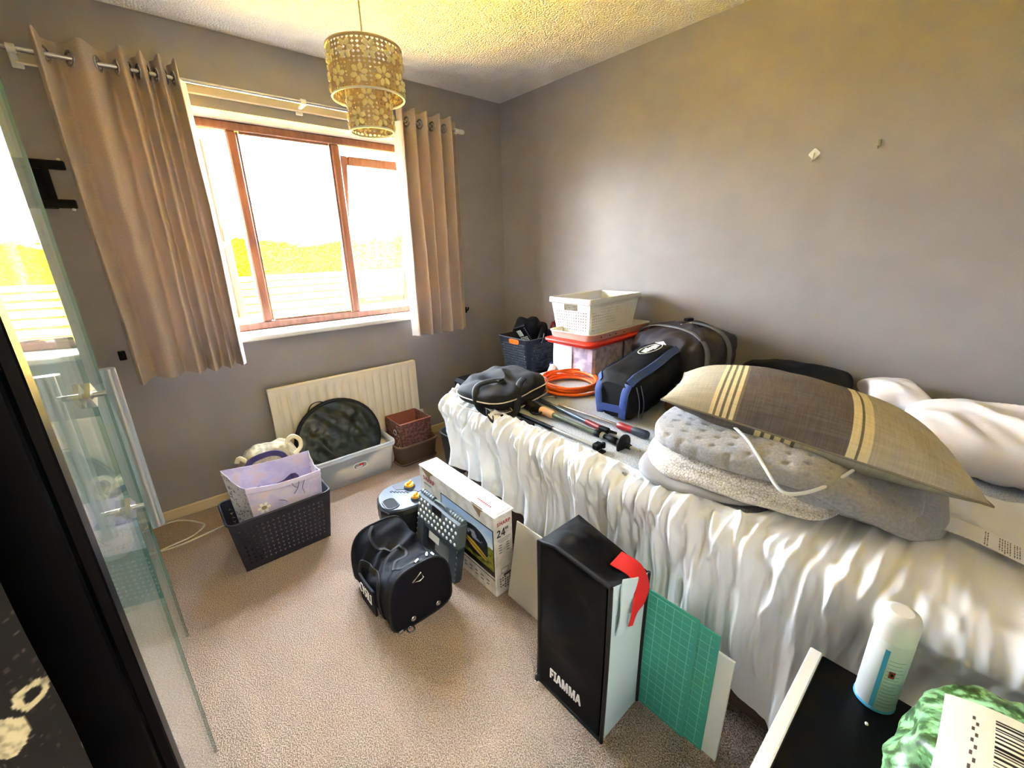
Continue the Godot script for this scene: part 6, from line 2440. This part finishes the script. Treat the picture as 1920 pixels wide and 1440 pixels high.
func poles() -> void:
	var y := 0.7125
	# A: slim black pole with a clamp
	var a := thing("slim_black_pole", "slim black telescopic pole with end clamp, nearest the bed's edge", "pole", Vector3.ZERO, 0.0, "poles on the bed")
	var p0 := Vector3(-1.222, y, 1.475)
	var p1 := Vector3(-1.232, y, 1.925)
	beg()
	rod(p0, p0.lerp(p1, 0.52), 0.0085)
	put(a, "outer_tube", M("black gloss"))
	beg()
	rod(p0.lerp(p1, 0.52), p1, 0.0055)
	put(a, "inner_tube", M("brushed steel"))
	beg()
	tube(path([p0, p0 + Vector3(0.002, 0.012, -0.018), p0 + Vector3(-0.008, 0.016, -0.032), p0 + Vector3(-0.014, 0.004, -0.022)], 4), 0.004, 8)
	put(a, "hook_end", M("chrome"))
	beg()
	bx(p1 + Vector3(0, 0.004, 0.005), Vector3(0.034, 0.024, 0.028), 0.005)
	bx(p1 + Vector3(-0.008, -0.008, 0.028), Vector3(0.030, 0.008, 0.020), 0.002)
	bx(p1 + Vector3(0.010, 0.010, 0.022), Vector3(0.012, 0.022, 0.014), 0.003)
	put(a, "clamp", M("black matt"))
	# B: cork handled walking pole with basket
	var b := thing("cork_handled_pole", "walking pole with cork grip and round black basket", "walking pole", Vector3.ZERO, 0.0, "poles on the bed")
	var q0 := Vector3(-1.135, y + 0.010, 1.480)
	var q1 := Vector3(-1.160, y + 0.004, 2.035)
	var dir := (q1 - q0).normalized()
	beg()
	T = facing(q0, dir)
	lathe_z([Vector2(0.008, -0.020), Vector2(0.021, -0.012), Vector2(0.022, 0.02), Vector2(0.019, 0.06), Vector2(0.017, 0.082)])
	put(b, "grip_top", M("black rubber"))
	beg()
	T = facing(q0, dir)
	lathe_z([Vector2(0.017, 0.082), Vector2(0.0185, 0.095), Vector2(0.016, 0.12), Vector2(0.018, 0.14), Vector2(0.013, 0.155)])
	put(b, "cork_grip", paint("cork", Color(0.84, 0.66, 0.46), 0.8))
	beg()
	rope([q0 + Vector3(0.005, 0.014, 0.03), q0 + Vector3(-0.04, 0.0, 0.05), q0 + Vector3(-0.05, -0.004, 0.085), q0 + Vector3(-0.02, 0.0, 0.10), q0 + Vector3(0.0, 0.010, 0.05)], 0.0042, 6, 6)
	put(b, "wrist_strap", M("black strap"))
	beg()
	rod(q0 + dir * 0.150, q0 + dir * 0.38, 0.0095)
	put(b, "upper_shaft", paint("olive shaft", Color(0.40, 0.44, 0.38), 0.3, 0.5))
	beg()
	T = facing(q0, dir)
	lathe_z([Vector2(0.010, 0.375), Vector2(0.013, 0.38), Vector2(0.013, 0.40), Vector2(0.0085, 0.405), Vector2(0.0085, 0.44), Vector2(0.0125, 0.445), Vector2(0.0125, 0.475), Vector2(0.009, 0.48)])
	put(b, "twist_lock", M("black matt"))
	beg()
	T = facing(q0, dir)
	lathe_z([Vector2(0.0135, 0.408), Vector2(0.0135, 0.418), Vector2(0.0095, 0.42)])
	put(b, "steel_collar", M("brushed steel"))
	beg()
	T = facing(q0 + dir * 0.505, dir)
	lathe_z([Vector2(0.009, -0.03), Vector2(0.011, -0.012), Vector2(0.036, -0.003), Vector2(0.037, 0.003), Vector2(0.012, 0.006), Vector2(0.009, 0.03)])
	put(b, "snow_basket", M("black rubber"))
	beg()
	rod(q0 + dir * 0.53, q0 + dir * 0.575, 0.0055, 0.003)
	put(b, "tip", M("brushed steel"))
	# C: blue grey pole with red joint
	var c := thing("blue_grey_pole", "blue grey telescopic pole with metal hook and red joint", "pole", Vector3.ZERO, 0.0, "poles on the bed")
	var r0 := Vector3(-1.035, y + 0.001, 1.44)
	var r1 := Vector3(-1.105, y + 0.001, 1.90)
	beg()
	rod(r0, r0.lerp(r1, 0.70), 0.0095)
	put(c, "shaft", paint("blue grey shaft", Color(0.34, 0.40, 0.46), 0.3, 0.5))
	beg()
	rod(r0.lerp(r1, 0.70), r0.lerp(r1, 0.86), 0.0115)
	put(c, "red_joint", paint("dark red", Color(0.50, 0.10, 0.10), 0.4))
	beg()
	bx(r0.lerp(r1, 0.91), Vector3(0.024, 0.022, 0.045), 0.005)
	rod(r0.lerp(r1, 0.9), r1 + Vector3(0.012, 0, 0.01), 0.008, 0.005)
	put(c, "clip", M("black matt"))
	beg()
	rope([r0, r0 + Vector3(0.0, 0.012, -0.02), r0 + Vector3(0.02, 0.020, -0.028), r0 + Vector3(0.018, 0.006, -0.012)], 0.0042, 8, 5)
	rope([r0 + Vector3(0, 0.002, 0.01), r0 + Vector3(-0.026, 0.010, -0.012), r0 + Vector3(-0.030, 0.016, -0.004)], 0.004, 8, 5)
	put(c, "hook_end", M("chrome"))
	# D: thin chrome rod with a red and black handle
	var d := thing("red_handled_rod", "thin chrome rod with red and black handle beside the holdall", "tool", Vector3.ZERO, 0.0, "poles on the bed")
	var s0 := Vector3(-1.013, y - 0.005, 1.545)
	var s1 := Vector3(-1.030, y + 0.004, 1.875)
	var sd := (s1 - s0).normalized()
	beg()
	rod(s0, s1, 0.0050)
	put(d, "rod", M("chrome"))
	beg()
	T = facing(s1, sd)
	lathe_z([Vector2(0.010, -0.004), Vector2(0.0145, 0.004), Vector2(0.0135, 0.03), Vector2(0.0125, 0.065)])
	put(d, "red_handle", paint("handle red", Color(0.58, 0.07, 0.10), 0.4))
	beg()
	T = facing(s1, sd)
	lathe_z([Vector2(0.0125, 0.065), Vector2(0.0145, 0.075), Vector2(0.0150, 0.125), Vector2(0.0125, 0.132), Vector2(0.010, 0.128)])
	put(d, "black_handle", M("dark grey plastic"))
	# bent wire hook and flat black tag
	beg()
	rope([Vector3(-1.03, y - 0.008, 1.405), Vector3(-0.98, y - 0.008, 1.425), Vector3(-0.945, y - 0.008, 1.44), Vector3(-0.935, y - 0.008, 1.46), Vector3(-0.955, y - 0.008, 1.472)], 0.0042, 8, 6)
	tag(put(self, "wire_hook", M("chrome")), "bent metal wire hook lying before the orange cable", "hook")
	beg()
	T = Transform3D(Basis(Vector3.UP, 0.05), Vector3(-1.262, 0.7095, 1.594))
	bx(Vector3.ZERO, Vector3(0.026, 0.012, 0.078), 0.001)
	tag(put(self, "black_tag", M("black matt")), "small flat black strip beside the slim pole", "strip")

# ---------------------------------------------------------------- bedside unit in the foreground
func bedside() -> void:
	var y := 0.62
	var o := thing("bedside_unit", "black topped bedside unit with white side panel in the foreground", "bedside table", Vector3(-1.482, 0, 2.645))
	beg()
	bx(Vector3(-0.24, y / 2 + 0.002, 0.010), Vector3(0.48, y + 0.004, 0.020), 0.002)
	put(o, "side_panel", M("white gloss"))
	beg()
	bx(Vector3(-0.24, y - 0.012, 0.255), Vector3(0.48, 0.022, 0.47), 0.002)
	put(o, "table_top", M("black gloss"))
	beg()
	bx(Vector3(-0.24, y / 2, 0.50), Vector3(0.48, y, 0.020), 0.002)
	put(o, "side_panel", M("white gloss"))
	beg()
	bx(Vector3(-0.24, y / 2 - 0.012, 0.255), Vector3(0.44, y - 0.03, 0.45), 0.004)
	put(o, "carcass", M("black matt"))
	var k := thing("shadow_gap_box", "added black box standing for the dark shadow gap between the bed and the bedside table", "cabinet", Vector3(-1.415, 0, 3.02))  # black box added to stand for the shadowed gap beside the bed
	beg()
	bx(Vector3(0, 0.20, 0), Vector3(0.10, 0.40, 0.34), 0.006)
	put(k, "carcass", M("black matt"))
	beg()
	bx(Vector3(-0.052, 0.22, 0), Vector3(0.008, 0.28, 0.30), 0.002)
	put(k, "box_front", M("black gloss"))
	# spray can
	var c := thing("spray_can", "white aerosol can with blue stripe on the black table", "spray can", Vector3(-1.513, y, 2.747))
	beg()
	lathe([Vector2(0.024, 0.0), Vector2(0.0275, 0.003), Vector2(0.0275, 0.135), Vector2(0.0255, 0.142)], 32)
	put(c, "can_body", paint("can white", Color(0.86, 0.87, 0.86), 0.3))
	beg()
	lathe([Vector2(0.0285, -0.0), Vector2(0.0285, 0.004), Vector2(0.0275, 0.005)], 32)
	put(c, "base_rim", paint("can blue", Color(0.28, 0.62, 0.78), 0.3))
	beg()
	T = Transform3D(Basis(), Vector3(0, 0.142, 0))
	lathe([Vector2(0.0272, 0.0), Vector2(0.0272, 0.036), Vector2(0.024, 0.046), Vector2(0.015, 0.050)], 28)
	put(c, "cap", M("white plastic"))
	beg()
	soft()
	var arc := func(a0: float, a1: float, y0: float, y1: float, r: float) -> void:
		grid(func(u: float, v: float):
			var a := lerpf(a0, a1, u)
			return Vector3(sin(a) * r, lerpf(y0, y1, v), cos(a) * r), 8, 2)
	arc.call(-1.72, -1.50, 0.006, 0.130, 0.0281)
	put(c, "blue_stripe", paint("can blue", Color.WHITE))
	beg()
	arc.call(-1.30, -1.02, 0.078, 0.092, 0.0281)
	var hz := put(c, "hazard_mark", paint("can red", Color(0.62, 0.20, 0.14), 0.4))
	beg()
	arc.call(-1.22, -1.10, 0.082, 0.088, 0.0283)
	put(hz, "hazard_symbol", M("black matt"))
	beg()
	for j in 14:
		arc.call(-1.44, -0.72 + 0.1 * sin(j * 2.0), 0.014 + j * 0.0075, 0.0155 + j * 0.0075, 0.0280)
	put(c, "small_print", paint("can print", Color(0.66, 0.70, 0.71), 0.4)).set_meta("kind", "stuff")
	beg()
	T = Transform3D(Basis(Vector3.UP, 0.4), Vector3(-1.578, y + 0.0035, 2.748))
	bx(Vector3.ZERO, Vector3(0.005, 0.004, 0.004), 0.001)
	tag(put(self, "white_crumb", M("white plastic")), "tiny white speck on the black table beside the can", "crumb")
	# green plastic bag with barcode label
	var g := thing("green_bag", "crumpled green leaf print bag with barcode label in the corner", "bag", Vector3(-1.625, y, 2.928))
	var lm := tri_map(paint("green leaf print", Color.WHITE, 0.35), 8.0)
	lm.albedo_texture = ramp(noise_image(256, 0.02, FastNoiseLite.TYPE_SIMPLEX_SMOOTH, 4, 151), [[0.30, Color(0.16, 0.26, 0.11)], [0.48, Color(0.30, 0.47, 0.24)], [0.56, Color(0.55, 0.80, 0.55)], [0.75, Color(0.70, 0.92, 0.72)]])
	var cc := Vector3(0, 0.082, 0)
	var hh := Vector3(0.140, 0.075, 0.148)
	beg()
	blob(cc, hh, 2.8, Basis(), func(d: Vector3, s: Vector3):
		return d * (0.022 * noise(s.x * 4.0, s.y * 4.0, s.z * 4.0) + 0.016 * ridge(s.x * 7.0, s.y * 7.0, s.z * 7.0) * 0.5), 80, 48)
	put(g, "bag_body", lm)
	var im := Image.create(256, 192, false, Image.FORMAT_RGB8)
	im.fill(Color(0.93, 0.91, 0.82))
	var rng := RandomNumberGenerator.new()
	rng.seed = 77
	for s in [[70, 20, 56, 150], [160, 60, 56, 110]]:
		var yy: int = s[1]
		while yy < s[1] + s[3]:
			var t := rng.randi_range(1, 5)
			im.fill_rect(Rect2i(s[0], yy, s[2], t), Color(0.13, 0.10, 0.08))
			yy += t + rng.randi_range(2, 5)
	for q in 12:
		im.fill_rect(Rect2i(40 + (q % 2) * 5, 30 + q * 11, 4, 7), Color(0.30, 0.25, 0.20))
	var bm := paint("barcode label", Color.WHITE, 0.5)
	bm.albedo_texture = ImageTexture.create_from_image(im)
	beg()
	cloth(func(u: float, v: float):
		var px := lerpf(-0.135, 0.025, 1.0 - v)
		var pz := lerpf(-0.118, 0.045, u)
		var d := Vector3(px / hh.x, 0.0, pz / hh.z)
		var hgt := pow(maxf(0.05, 1.0 - pow(absf(d.x), 2.8) - pow(absf(d.z), 2.8)), 1.0 / 2.8)
		return Vector3(px, cc.y + hgt * hh.y + 0.016, pz), 14, 14, 0.001)
	put(g, "barcode_label", bm)
